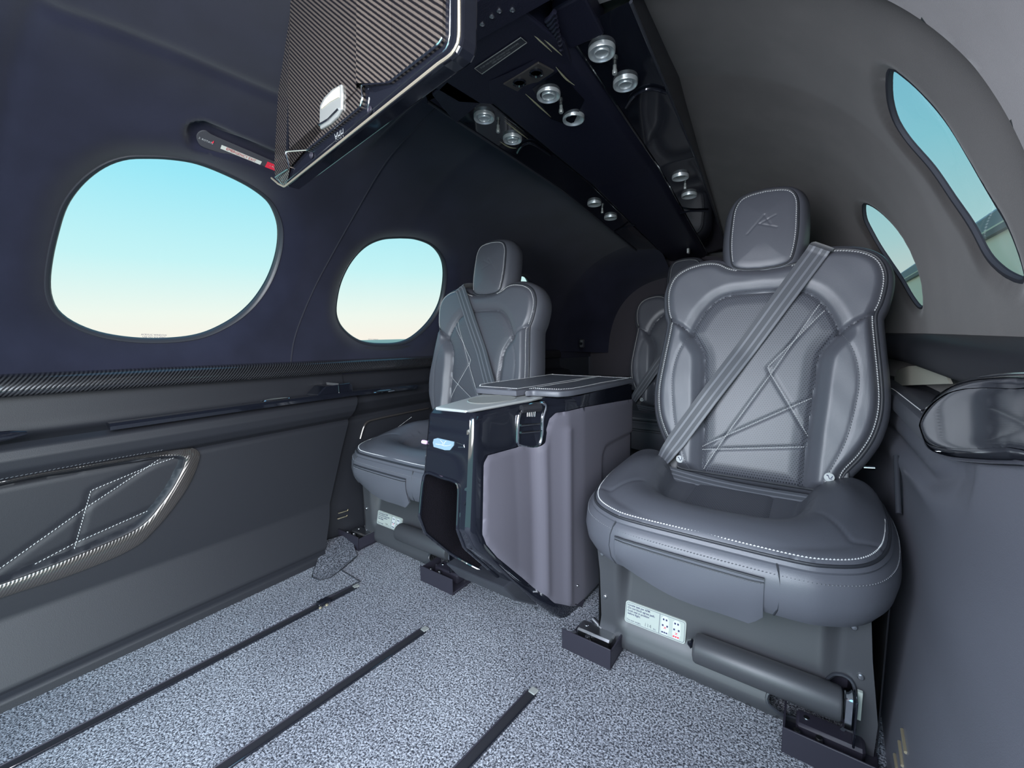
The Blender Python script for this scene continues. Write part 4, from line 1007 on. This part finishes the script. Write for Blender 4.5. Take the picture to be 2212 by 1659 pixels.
# vent badge and pink pill on the front
def fcab(px, py, e=.0008):
    r = ray(px, py); t = .3
    while (CAM+r*t)[1] < float(front_y((CAM+r*t)[2]))-e and t < 2: t += .0008
    return CAM+r*t
bd = [(938, 948), (946, 946), (982, 954), (981, 962), (973, 972), (962, 972), (938, 965), (936, 956)]
mb = MB(); A = [fcab(x, y) for x, y in bd]; k = len(A); mb.add(A+[p-np.array((0, .0015, 0)) for p in A], [tuple(range(k, 2*k)), tuple(range(k))[::-1]]+[(i, (i+1) % k, k+(i+1) % k, k+i) for i in range(k)])
bdo = rel(mb.build('badge', simple('pale_blue_plate', (.17, .25, .31), .3), cab, False), cl)
mb = MB(); 
for l in ([(941, 959), (954, 961), (959, 963), (966, 963), (975, 961)], [(951, 951), (956, 956), (956, 961)], [(964, 952), (959, 957), (959, 961)]): mb.tube([fcab(x, y, .0028) for x, y in l], .0005, 5)
rel(mb.build('badge_emblem', WHITE, bdo), cl)
p = fcab(912, 954); q = fcab(922, 956); mb = MB(); mb.tube([p, p+(q-p)*.1, (p+q)/2, p+(q-p)*.9, q], [.001, .0038, .0042, .0038, .001], 10); rel(mb.build('pink_pill', simple('pale_pink', (.62, .42, .60), .3), cab), cl)  # small pale pink pill shape beside the badge
mb = MB(); mb.tube([fcab(987, 956), fcab(1002, 961), fcab(1003, 966), fcab(990, 966)], .0010, 6); rel(mb.build('badge_clip', CHROME, cab), cl)
# lower side bracket by the right seat
bk = [hitcab(x, y, .006) for x, y in ((1226, 1250), (1250, 1262), (1263, 1298), (1257, 1312), (1240, 1305), (1224, 1290))]
mb = MB(); k = len(bk); mb.add(bk+[p+np.array((-.004, 0, 0)) for p in bk], [tuple(range(k)), tuple(range(k, 2*k))[::-1]]+[(i, k+i, k+(i+1) % k, (i+1) % k) for i in range(k)]); bo_ = rel(mb.build('foot_bracket', BLKM, cab, False), cl)
for (x, y) in ((1231, 1257), (1247, 1265)):
    mb = MB(); mb.lathe([(0, .003), (.0025, .0025), (.003, 0)], hitcab(x, y, .006), (1, 0, 0), 12); rel(mb.build('bolt', STEEL, bo_), cl)

# ---------------------------------------------------------------- overhead console
def xcc(Y): return .055-.025*(np.asarray(Y, float)-.8)
def hwc(Y): return .245-.035*(np.asarray(Y, float)-.75)
def zt(Y): Y = np.asarray(Y, float); return 1.165-.06*(Y-.75)-.07*np.clip(Y-1.3, 0, None)
def cs(t):  # drop below zt across the width
    t = np.abs(np.asarray(t, float))
    d = np.where(t < .40, .020-.006*(t/.4)**2, 0.0)
    d = np.where((t >= .40) & (t < .47), .014*(1-sstep(.40, .47, t)), d)
    d = d-.05*sstep(.93, 1.0, t)-.004*(sstep(.47, .52, t)-1)*0
    return d
def conp(t, Y, e=0.0): return np.stack([xcc(Y)+t*hwc(Y), Y+0*t, zt(Y)-cs(t)-e], -1)
oc = empty('overhead_console', (.05, .7, 1.16), 'long black overhead console running aft along the ceiling, with chrome lights and vents', 'console'); ol = np.array([.05, .7, 1.16])
Yc = np.linspace(.70, 2.19, 120)
def lane(t0, t1, nm, mat, n=24, e=0.0, Y_=Yc):
    T = np.linspace(t0, t1, n); G = [[conp(np.float64(t), np.float64(y), e) for t in T] for y in Y_]
    return rel(MB().grid(G, True).build(nm, mat, oc, True, 50), ol)
LEAC = simple('console_leather', (.011, .011, .024), .5, spec=.4, bump=(300, .3, .001))
lane(-1, -.475, 'side_lane', GLOSS); lane(.475, 1, 'side_lane', GLOSS); lane(-.475, .475, 'centre_pad', LEAC, 40)
for s in (-1, 1):
    mb = MB(); mb.tube([conp(np.float64(s*.475), y, .0015) for y in Yc], .0028, 8); rel(mb.build('edge_bead', GLOSS, oc), ol)
    mb = MB(); mb.tube([conp(np.float64(s*.93), y, .0015) for y in Yc], .003, 8); rel(mb.build('outer_bead', SATIN, oc), ol)
# end cap
G = [[conp(np.float64(t), np.float64(2.19), 0) for t in np.linspace(-1, 1, 40)], [conp(np.float64(t), np.float64(2.19), 0)*[1, 1, 0]+[0, .01, 1.05] for t in np.linspace(-1, 1, 40)]]
rel(MB().grid(G).build('end_cap', GLOSS, oc), ol)
def oncon(px, py, e=0.0):
    r = ray(px, py); t = .3
    while t < 4:
        q = CAM+r*t; tt = (q[0]-xcc(q[1]))/hwc(q[1])
        if q[2] > float(zt(q[1])-cs(min(max(tt, -.92), .92)))-e: return q
        t += .0015
    return q
vents = [((1046, 250), .60, 1), ((1107, 297), .50, 1), ((1284, 438), 0, 0), ((1319, 468), 0, 0), ((1185, 201), .6, 1), ((1239, 253), 0, 0), ((1300, 107), .55, 1), ((1351, 176), .45, 1), ((1470, 380), 0, 0), ((1489, 420), 0, 0)]
for (pp, inn, full) in vents:
    q = oncon(*pp); dn = np.array((0, -.04, -1.)); r_ = .0245
    mb = MB(); mb.lathe([(r_, -.004), (r_, .0060), (r_*.96, .0080), (r_*.90, .0078), (r_*.82, .0055), (r_*.70, .0030), (r_*.56, .0022)], q, dn, 40); vn = rel(mb.build('air_vent' if full else 'reading_light', ALU, oc), ol)
    mb = MB()
    if full: mb.lathe([(r_*.58, .0005), (r_*.58, .0070), (r_*.53, .0085), (r_*.48, .0080), (r_*.46, .0055), (0, .0050)], q, dn, 32); rel(mb.build('nozzle', ALU, vn), ol)
    else: mb.lathe([(r_*.57, .0022), (r_*.50, .0026), (r_*.42, .0014), (r_*.2, .0008), (0, .0012)], q, dn, 28); rel(mb.build('reflector', PALE, vn), ol)
for (x, y) in ((1076, 276), (1212, 232), (1328, 146), (1301, 456), (1480, 402)):
    q = oncon(x, y-6); big = y < 300
    mb = MB(); L_ = .016; mb.lathe([(.0035, 0), (.0035, L_*.6), (.0045, L_*.62), (.0050, L_), (.004, L_+.002), (0, L_+.002)], q, (0.05, -.1, -1), 12); pn = rel(mb.build('light_switch', PALE, oc), ol)
# gloss inlay plate on centre pad with pale edge highlights, finger grips
mb = MB(); A = [oncon(x, y, .001) for x, y in ((1150, 190), (1205, 152), (1262, 215), (1240, 262), (1225, 268), (1190, 255))]
k = len(A); mb.add(A+[p-np.array((0, 0, .002)) for p in A], [tuple(range(k)), tuple(range(k, 2*k))[::-1]]+[(i, (i+1) % k, k+(i+1) % k, k+i) for i in range(k)]); rel(mb.build('inlay_plate', GLOSS, oc, False), ol)
BEIGE = simple('pale_edge_glint', (.55, .52, .34), .3, metal=.5)  # edge highlights drawn as tapered pale strips
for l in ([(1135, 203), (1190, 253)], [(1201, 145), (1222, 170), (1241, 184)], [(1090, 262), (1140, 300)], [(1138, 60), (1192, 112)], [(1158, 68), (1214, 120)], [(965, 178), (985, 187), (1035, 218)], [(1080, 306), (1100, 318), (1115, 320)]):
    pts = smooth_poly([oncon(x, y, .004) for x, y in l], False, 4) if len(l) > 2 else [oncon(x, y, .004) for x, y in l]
    pts = resample(pts, .008); k = len(pts); mb = MB(); mb.tube(pts, np.maximum(.0004, .0018*np.sin(np.linspace(0.1, PI-.1, k))), 6); rel(mb.build('edge_strip_or_glint', BEIGE, oc), ol)
for l in ([(1352, 232), (1372, 205), (1405, 192), (1440, 200)], [(1118, 330), (1128, 315), (1150, 310), (1190, 335)], [(1328, 502), (1345, 492), (1372, 486)], [(1468, 462), (1490, 456), (1530, 456)]):
    pts = smooth_poly([oncon(x, y, .004) for x, y in l], False, 5); mb = MB(); mb.tube(pts, .0035, 8); rel(mb.build('finger_grip', GLOSS, oc), ol)
q = oncon(1487, 542, .012); mb = MB(); mb.box(q, (.012, .02, .024), bev=.003); rel(mb.build('coat_hook', PALE, oc), ol)
# forward header: flat black block with placard and twin switch panel
mb = MB(); z0 = 1.150
mb.prism([(.055-.16, .60), (.055+.10, .595), (.055+.115, .70), (.055+.10, .76), (.055-.10, .775), (.055-.155, .72)], lambda x, y: (x, y, z0), lambda x, y: (x, y, 1.21)); hd = rel(bevel(mb.build('header_block', LEAC, oc, False), .004), ol)
def onh(px, py, e=.0): return onz(px, py, z0-e)
A = [onh(x, y, .001) for x, y in ((1025, 146), (1125, 79), (1138, 90), (1041, 158))]
mb = MB(); mb.add(A+[p-np.array((0, 0, .0012)) for p in A], [(0, 1, 2, 3), (7, 6, 5, 4), (0, 4, 5, 1), (1, 5, 6, 2), (2, 6, 7, 3), (3, 7, 4, 0)]); pc = rel(mb.build('placard', SATIN, hd, False), ol)
mb = MB(); B = [p-np.array((0, 0, .0016)) for p in A]; mb.tube(B, .0007, 5, True); rel(mb.build('placard_border', PALE, pc), ol)
xd = A[0]-A[1]; yd = A[1]-A[2]; ctr = sum(A)/4-np.array((0, 0, .0016))
txt = text_mesh('SMOKING NOT PERMITTED. FASTEN SEAT BELTS\nAND NO SHARP HEELS', .0055, ctr, xd, A[0]-A[3]+0*yd, PALE, 'lettering', pc, 'CENTER', sx=.80)
nn = np.cross(np.array(xd), A[0]-A[3])
rel(txt, ol)
if nn[2] > 0:
    for v in txt.data.vertices: v.co.z -= .0012
A = [onh(x, y, .001) for x, y in ((1087, 178), (1163, 132), (1197, 150), (1126, 198))]
mb = MB(); mb.add(A+[p-np.array((0, 0, .004)) for p in A], [(0, 1, 2, 3), (7, 6, 5, 4), (0, 4, 5, 1), (1, 5, 6, 2), (2, 6, 7, 3), (3, 7, 4, 0)]); sp_ = rel(bevel(mb.build('socket_panel', simple('bronze_plate', (.10, .09, .085), .35, metal=.5), hd, False), .001), ol)
for (x, y) in ((1122, 177), (1158, 156)):
    mb = MB(); mb.lathe([(.0135, -.001), (.0135, .003), (.011, .004), (.0095, .001), (0, .001)], onh(x, y, .004), (0, 0, -1), 24); rel(mb.build('headset_socket', GLOSS, sp_), ol)
# side wing boxes of the header
A = [onz(x, y, 1.15) for x, y in ((933, 206), (965, 175), (1040, 222), (985, 268))]
mb = MB(); mb.add(A+[p+np.array((0, 0, .05)) for p in A], [(3, 2, 1, 0), (4, 5, 6, 7), (0, 1, 5, 4), (1, 2, 6, 5), (2, 3, 7, 6), (3, 0, 4, 7)]); rel(bevel(mb.build('wing_box', LEAC, oc, False), .003), ol)
A = [onz(x, y, 1.16) for x, y in ((1192, 25), (1262, -12), (1306, 76), (1222, 112))]
mb = MB(); mb.add(A+[p+np.array((0, 0, .045)) for p in A], [(3, 2, 1, 0), (4, 5, 6, 7), (0, 1, 5, 4), (1, 2, 6, 5), (2, 3, 7, 6), (3, 0, 4, 7)]); rel(bevel(mb.build('wing_box', LEAC, oc, False), .004), ol)
# pleated leather gusset
for k in range(9):
    t = k/8; p = onz(1180+36*t, 45+58*t, 1.155); q = onz(1198+14*t, 25+80*t, 1.15); mb = MB(); mb.tube([p, (p+q)/2-np.array((0, 0, .002)), q], .004, 8); rel(mb.build('pleat', LEAC, oc), ol)
# transverse beam with rivets, at the front
bm_ = empty('ceiling_beam', (.02, .53, 1.17), 'dark riveted crossbeam on the ceiling behind the folding screen', 'beam'); bl_ = np.array([.02, .53, 1.17])
mb = MB(); mb.box((.02, .565, 1.172), (.44, .075, .05), bev=.006); rel(mb.build('beam_body', LEAC, bm_), bl_)
for (x, y) in ((1008, 79), (1021, 68), (1042, 52), (1063, 35), (1079, 23), (1107, 21)):
    q = onz(x, y, 1.147); mb = MB(); mb.lathe([(.0042, 0), (.0042, .001), (.003, .0015), (.0028, .0008), (.0013, .0008), (.0012, .0016), (0, .0016)], q, (0, 0, -1), 16); rel(mb.build('rivet', STEEL, bm_), bl_)

# ---------------------------------------------------------------- folding screen housing, hanging from the ceiling ahead of the header
a_ = onz(617, 402, .93); b_ = onz(985, 150, .93); dd_ = (b_-a_)/np.linalg.norm(b_-a_)
up_ = np.array((0, .02, 1.0)); up_ = up_-dd_*(up_@dd_); up_ /= np.linalg.norm(up_); nb = np.cross(dd_, up_); nb /= np.linalg.norm(nb)
if nb[1] < 0: nb = -nb     # nb points aft, away from the camera
def mon(px, py): r = ray(px, py); t = np.dot(a_-CAM, nb)/np.dot(r, nb); q = CAM+r*t-a_; return (q@dd_, q@up_)
def m3(s, h, e=0.0): return a_+dd_*s+up_*h-nb*e
fs = empty('folding_screen', tuple(m3(.24, 0)), 'carbon fibre backed folding screen hanging from the ceiling at the top left', 'screen'); fl_ = np.array(m3(.24, 0))
def clampz(P2): return [(s, min(h, (1.215-.93)/up_[2])) for s, h in P2]
body = clampz([mon(x, y) for x, y in ((620, 404), (955, 139), (972, 128), (986, 116), (994, 100), (998, 80), (999, 0), (999, -160), (640, -160), (632, 0), (621, 300))])
# hidden rear case, then gloss bezel frame, then carbon face
mb = MB(); mb.prism(body, lambda s, h: m3(s, h, 0), lambda s, h: m3(s, h, -.022)); rel(bevel(mb.build('screen_case', GLOSS, fs, False), .003), fl_)
carb = clampz([mon(x, y) for x, y in ((631, 363), (625, 345), (622, 330), (669, 327), (786, 234), (790, 215), (787, 187), (849, 181), (955, 100), (962, 88), (963, 0), (963, -160), (640, -160), (633, 0), (627, 200))])
mb = MB(); mb.prism(carb, lambda s, h: m3(s, h, .004), lambda s, h: m3(s, h, -.001)); cf = rel(mb.build('carbon_face', CARBON, fs, False), fl_)
side = clampz([mon(x, y) for x, y in ((631, 363), (622, 330), (627, 200), (633, 0), (640, -160))]); so = clampz([mon(x, y) for x, y in ((592, 384), (590, 355), (598, 202), (628, 0), (632, -160))])
mb = MB(); k = len(side); mb.add([m3(*p, .0035) for p in side]+[m3(*p, -.002) for p in so], [(i, i+1, k+i+1, k+i) for i in range(k-1)]); rel(mb.build('carbon_side', CARBON, fs, False), fl_)
mb = MB(); mb.add([m3(*mon(x, y), e) for x, y, e in ((631, 363, .0035), (592, 384, -.002), (606, 397, -.001), (620, 404, .001))], [(0, 1, 2, 3)]); rel(mb.build('corner_cap', CARBON, fs, False), fl_)
# ridge folds in the carbon back
mb = MB(); P4 = clampz([mon(x, y) for x, y in ((787, 187), (790, 0), (792, -160), (853, -160), (853, 0), (849, 181))]); mb.add([m3(*p, .0042) for p in clampz([mon(776, 194), (mon(779, -160))])]+[m3(*p, .014) for p in clampz([mon(790, 190), mon(794, -160)])]+[m3(*p, .0042) for p in clampz([mon(850, 181), mon(855, -160)])], [(0, 2, 3, 1), (2, 4, 5, 3)]); rel(mb.build('carbon_fold', CARBON, fs, False), fl_)
for k, l in enumerate((((592, 386), (606, 398), (620, 405), (955, 141), (972, 130), (987, 117), (996, 98), (999, 80), (999, 0)), ((600, 384), (631, 364), (622, 329), (669, 326), (786, 233), (790, 212), (787, 186), (849, 180), (955, 99), (963, 86)), ((622, 396), (945, 130), (962, 118), (974, 105), (979, 80), (980, 0)))):
    mb = MB(); mb.tube(resample([m3(*clampz([mon(x, y)])[0], .0045) for x, y in l], .006), (.0017, .0014, .0008)[k], 6); rel(mb.build('edge_glint', (simple('champagne_glint', (.62, .54, .42), .3, metal=.7), CHROME, CHROME)[k], fs), fl_)  # bezel edge highlights put in as thin bright tubes
ltc = [mon(x, y) for x, y in ((701, 232), (710, 215), (728, 197), (748, 186), (749, 205), (748, 240), (738, 257), (722, 272), (702, 283), (700, 270))]
mb = MB(); mb.prism(ltc, lambda s, h: m3(s, h, .0075), lambda s, h: m3(s, h, .003)); lt = rel(bevel(mb.build('latch', PALE, fs, False), .0015), fl_)
mb = MB(); mb.prism([mon(x, y) for x, y in ((706, 235), (714, 220), (730, 203), (744, 193), (744, 215), (725, 225), (706, 240))], lambda s, h: m3(s, h, .0085), lambda s, h: m3(s, h, .007)); rel(mb.build('latch_recess', simple('cream_enamel', (.62, .55, .42), .4), lt, False), fl_)
mb = MB(); mb.tube([m3(*mon(x, y), .0085) for x, y in ((702, 274), (722, 262), (744, 240))], .0018, 8); rel(mb.build('latch_lip', CHROME, lt), fl_)
for (x, y) in ((801, 239), (675, 336)):
    mb = MB(); mb.lathe([(.0052, 0), (.0052, .001), (.0042, .002), (.0030, .001), (0, .001)], m3(*mon(x, y), .001), -nb, 20); rel(mb.build('screw', BLKM, fs), fl_)
c_ = m3(*mon(734, 292), .0015); ex = m3(*mon(760, 275), 0)-m3(*mon(715, 305), 0)
t_ = text_mesh('HHA', .017, c_, -ex, -up_ if True else up_, ALU, 'lettering', fs, 'CENTER', off=-.0004, sx=.8); rel(t_, fl_)

# ---------------------------------------------------------------- emergency exit handle in its slot above the big left window
def sl3(px, py, o): return hit(px, py, o)
eh = empty('emergency_handle', tuple(sl3(500, 325, .012)), 'grey emergency exit handle with red lettering in the recess above the largest left window', 'handle'); el_ = np.array(sl3(500, 325, .012))
A = [(424, 293), (431, 283), (444, 281), (454, 288), (470, 296), (540, 326), (600, 352), (650, 372), (650, 392), (600, 372), (540, 352), (480, 332), (440, 319), (428, 308)]
A = smooth_poly(A, True, 3)
T0 = [sl3(x, y, .006) for x, y in A]; T1 = [sl3(x, y, .022) for x, y in A]; k = len(A)
mb = MB(); mb.add(T0+T1, [tuple(range(k))]+[(i, k+i, k+(i+1) % k, (i+1) % k) for i in range(k)]); rel(bevel(mb.build('bar', simple('handle_grey', (.055, .055, .062), .45), eh, False), .002), el_)
def plate(pts, nm, mat, o1, par):
    T0 = [sl3(x, y, o1) for x, y in pts]; T1 = [sl3(x, y, o1+.002) for x, y in pts]; k = len(pts); mb = MB()
    mb.add(T0+T1, [tuple(range(k))]+[(i, k+i, k+(i+1) % k, (i+1) % k) for i in range(k)]); return rel(mb.build(nm, mat, par, False), el_)
sg = plate([(479, 313), (566, 349), (562, 356), (476, 321)], 'exit_sign', simple('sign_cream', (.62, .63, .56), .5), .0052, eh)
rd = plate([(578, 349), (600, 358), (640, 374), (636, 388), (598, 371), (572, 361)], 'red_tab', RED, .0052, eh)
c_ = sl3(521, 334.6, .0044); xd = sl3(562, 352, .0044)-sl3(480, 317, .0044); yd = sl3(523, 327, .0044)-c_
rel(text_mesh('EMERGENCY EXIT', .0092, c_, xd, yd, REDT, 'lettering', sg, 'CENTER', sx=.86, off=.0009), el_)
c_ = sl3(445, 304, .0052); rel(text_mesh('2. ROTATE', .0058, c_, xd, yd, WHITE, 'lettering', eh, 'CENTER'), el_)
c_ = sl3(582, 357.5, .0044); rel(text_mesh('1. PULL', .0056, c_, xd, yd, WHITE, 'lettering', rd, 'LEFT'), el_)
p = sl3(461, 309, .005); mb = MB(); mb.tube([p, p+yd*.5, p-yd*.2-xd*.03], .0008, 5); rel(mb.build('arrow', RED, eh), el_)

# ---------------------------------------------------------------- right side: lower panel, armrest, gloss pod
rp = empty('right_side_panel', (.70, .5, 0), 'smooth dark leather lower wall panel beside the right-hand seat', 'panel'); rl_ = np.array([.70, .5, 0])
def rx(y, z):
    x = np.interp(z, [0, .03, .12, .25, .36, .44, .48, .50], [.672, .674, .682, .692, .694, .692, .694, .700])
    return x-.010*(1-sstep(.55, .95, y))*(1-sstep(.30, .48, z))-.0*y+ (0.0)
cr_ = smooth_poly([onx(x, y, .692)[1:3] for x, y in ((1905, 905), (1950, 960), (2000, 1020), (2040, 1065), (2085, 1098))], False, 5)
G = []; Yr = np.linspace(.22, 1.6, 150); Zr = np.linspace(0, .50, 80)
for y in Yr:
    P2 = np.stack([np.full(80, y), Zr], 1); d, _ = seg_dist(P2, cr_, False); side_ = P2[:, 1]-np.interp(y, [.5, 1.3], [.458, .415])
    x = rx(y, Zr)+.010*np.exp(-(d/.014)**2)*(y > .60)*min(1, (y-.6)/.1 if y > .6 else 0)-.006*np.exp(-((side_+.03)/.02)**2)*float(sstep(.65, .85, y)) -(.74-float(hwid(y)))
    fz = .065*float(1-sstep(.70, .84, y))-.015*float(sstep(.70, .84, y)); G.append([(a, y, z+fz*max(0, z-.4)/.1) for a, z in zip(x, Zr)])
rel(MB().grid(G, True).build('panel_face', simple('lit_side_leather', (.125, .128, .155), .45, spec=.5, bump=(800, .25, .0006)), rp, True, 70), rl_)  # strong light near the door put into this lighter leather colour
for k, (xa, ya, xb, yb) in enumerate(((1933, 1630, 1938, 1662), (1943, 1602, 1950, 1655), (1949, 1576, 1957, 1626))):
    def onr(px, py):
        X = .68
        for _ in range(6): q = onx(px, py, X); X = float(rx(q[1], q[2]))-.001
        return onx(px, py, X)
    p = onr(xa, ya); q = onr(xb, yb); mb = MB(); mb.tube([p, q], .0022, 8); rel(mb.build('slot_trim', BRASS, rp), rl_)
# dark cavity filler between cushion and wall: belt reel rod
mb = MB(); p = onx(1936, 985, .685); q = onx(1941, 1110, .685); mb.tube([p, q], .0045, 10); o = mb.build('belt_guide_rod', SATIN); tag(o, 'thin upright dark rod beside the right-hand seat hinge', 'rod')
mb = MB(); p = ony(1866, 1010, 1.08); q = ony(1890, 1011, 1.08); mb.tube([p, q], .004, 10); o = mb.build('hinge_pin', CHROME); o.parent = seatA; rel(o, (.43, .75, 0))
ra = empty('side_armrest', (.71, 1.1, .50), 'grey leather padded armrest with dark cup holder, behind the gloss black pod', 'console'); rl2 = np.array([.71, 1.1, .50])  # padded right armrest with its cup holder
mb = MB(); G = []
for y in np.linspace(.80, 1.58, 40):
    tp = .74-float(hwid(y)); G.append([(x-tp, y, z-.013) for x, z in ((.690, .492), (.684, .497), (.682, .512), (.685, .524), (.692, .529), (.735, .531), (.75, .531))])
mb.grid(G, True); mb.add([G[0][k] for k in range(7)]+[(.75, .80, .49)], [tuple(range(8))]); rel(mb.build('pad', LEA, ra), rl2)
mb = MB(); stitches(mb, [(.6925-(.74-float(hwid(y))), y, .5168) for y in np.linspace(.86, 1.55, 30)], (0, 0, 1), .006, .002, .0009); o = rel(mb.build('stitching', THREAD, ra, False), rl2); o['kind'] = 'stuff'
c_ = np.array((.712, .895, .519)); mb = MB(); 
mb.lathe([(.024, -.001), (.0245, .0018), (.0225, .003), (.0215, .001), (.020, -.0005), (0, -.0008)], c_, (0, 0, 1), 32); rel(mb.build('cup_holder', GLOSS, ra), rl2)
# pod
pd = empty('armrest_pod', (.70, .55, .56), 'big rounded gloss black pod on the right wall at the right edge of the photo', 'pod'); pl_ = np.array([.70, .55, .56])
po = [(2012, 955), (2004, 925), (2012, 890), (2035, 858), (2070, 832), (2110, 818), (2160, 811), (2240, 808), (2330, 812), (2330, 1012), (2220, 1004), (2130, 1000), (2060, 992), (2025, 978)]
PO = smooth_poly([tuple(onx(x, y, .690)[1:3]) for x, y in po], True, 4)
PO[:, 0] = np.clip(PO[:, 0], .26, 2)
def pm(u, v, h): return np.stack([.690-np.asarray(h)+0*u, u, v], 1)
rel(skirt(PO, [(-.012, .0115), (-.005, .010), (0, .004), (.001, -.005), (0, -.05)], pm).build('pod_shell', GLOSS, pd), pl_)
rel(field_panel(np.array(PO)-0, .005, pm, lambda u, v, d: .0+.012*np.sqrt(np.clip(1-(1-np.clip(-d/.022, 0, 1))**2, 0, 1)), None, ['pod_face'], [GLOSS], pd)[0], pl_)
q_ = [p for p in PO if p[1] > .55 or p[0] > .66]; mb = MB(); A = resample(PO, .006, True); mb.tube([( .689, a, b) for a, b in A], .0016, 6, True); rel(mb.build('pod_seam', CHROME, pd), pl_)
# pale tan card added for a pale patch above the armrest
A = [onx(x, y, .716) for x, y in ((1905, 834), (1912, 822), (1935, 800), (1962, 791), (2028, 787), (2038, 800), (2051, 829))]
mb = MB(); k = len(A); mb.add(A+[p+np.array((.004, 0, 0)) for p in A], [tuple(range(k))[::-1], tuple(range(k, 2*k))]+[(i, (i+1) % k, k+(i+1) % k, k+i) for i in range(k)]); o = mb.build('pale_tan_card', simple('pale_tan', (.46, .45, .38), .5), None, False); tag(o, 'small pale tan card added in the right wall recess above the armrest', 'insert')
# recess wall behind armrest between ledge and pad
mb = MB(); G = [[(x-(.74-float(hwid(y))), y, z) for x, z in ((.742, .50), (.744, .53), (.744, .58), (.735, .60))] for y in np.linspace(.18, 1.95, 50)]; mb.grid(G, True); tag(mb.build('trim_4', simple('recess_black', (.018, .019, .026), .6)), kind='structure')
# lower outer skin so no daylight leaks under the shelves
def skin(sgn, y0, nm):
    mb = MB(); G = [[(sgn*(float(hwid(y))+.012), y, z) for z in np.linspace(-.02, .62, 8)] for y in np.linspace(y0, 2.32, 40)]
    mb.grid(G); tag(mb.build(nm, SATIN), kind='structure')
skin(-1, -.7, 'trim_5'); skin(1, .16, 'trim_6')

# ---------------------------------------------------------------- outside: apron and long hangar seen through the right windows
CONC = simple('apron_concrete', (.75, .60, .42), .9, var=.06)
mb = MB(); mb.box((0, 0, -1.1), (900, 900, .1)); tag(mb.build('apron', CONC, None, False), kind='structure')
XH = 24.0; p = onx(2113, 482, XH); q = onx(1942, 590, XH); zr = (p[2]+q[2])/2
hg = empty('hangar', (XH, 120, -1.05), 'long pale hangar wall with dark roof band seen through the right windows', 'building'); hl = np.array([XH, 120, -1.05])
print('hangar', p, q, zr)
Yh0, Yh1 = 20, 420
mb = MB(); mb.box((XH+10, (Yh0+Yh1)/2, (zr*.78-1.05)/2), (20, Yh1-Yh0, zr*.78+1.05)); rel(mb.build('wall', simple('hangar_wall', (.96, .82, .62), .8), hg, False), hl)
mb = MB(); mb.box((XH+9.6, (Yh0+Yh1)/2, zr*.80), (20.8, Yh1-Yh0, zr*.05)); rel(mb.build('gutter', simple('hangar_band', (.12, .13, .12), .7), hg, False), hl)
mb = MB(); mb.box((XH+9.7, (Yh0+Yh1)/2, zr*.835), (20.6, Yh1-Yh0, zr*.022)); rel(mb.build('fascia_line', simple('cream_line', (.75, .7, .5), .7), hg, False), hl)
mb = MB(); mb.box((XH+9.8, (Yh0+Yh1)/2, zr*.91), (20.4, Yh1-Yh0, zr*.12)); rel(mb.build('fascia', simple('hangar_fascia', (.22, .25, .26), .7), hg, False), hl)
mb = MB(); mb.box((XH+10, (Yh0+Yh1)/2, zr*.985), (20, Yh1-Yh0, zr*.03)); rel(mb.build('roof_edge', simple('roof_blue', (.42, .55, .68), .7), hg, False), hl)
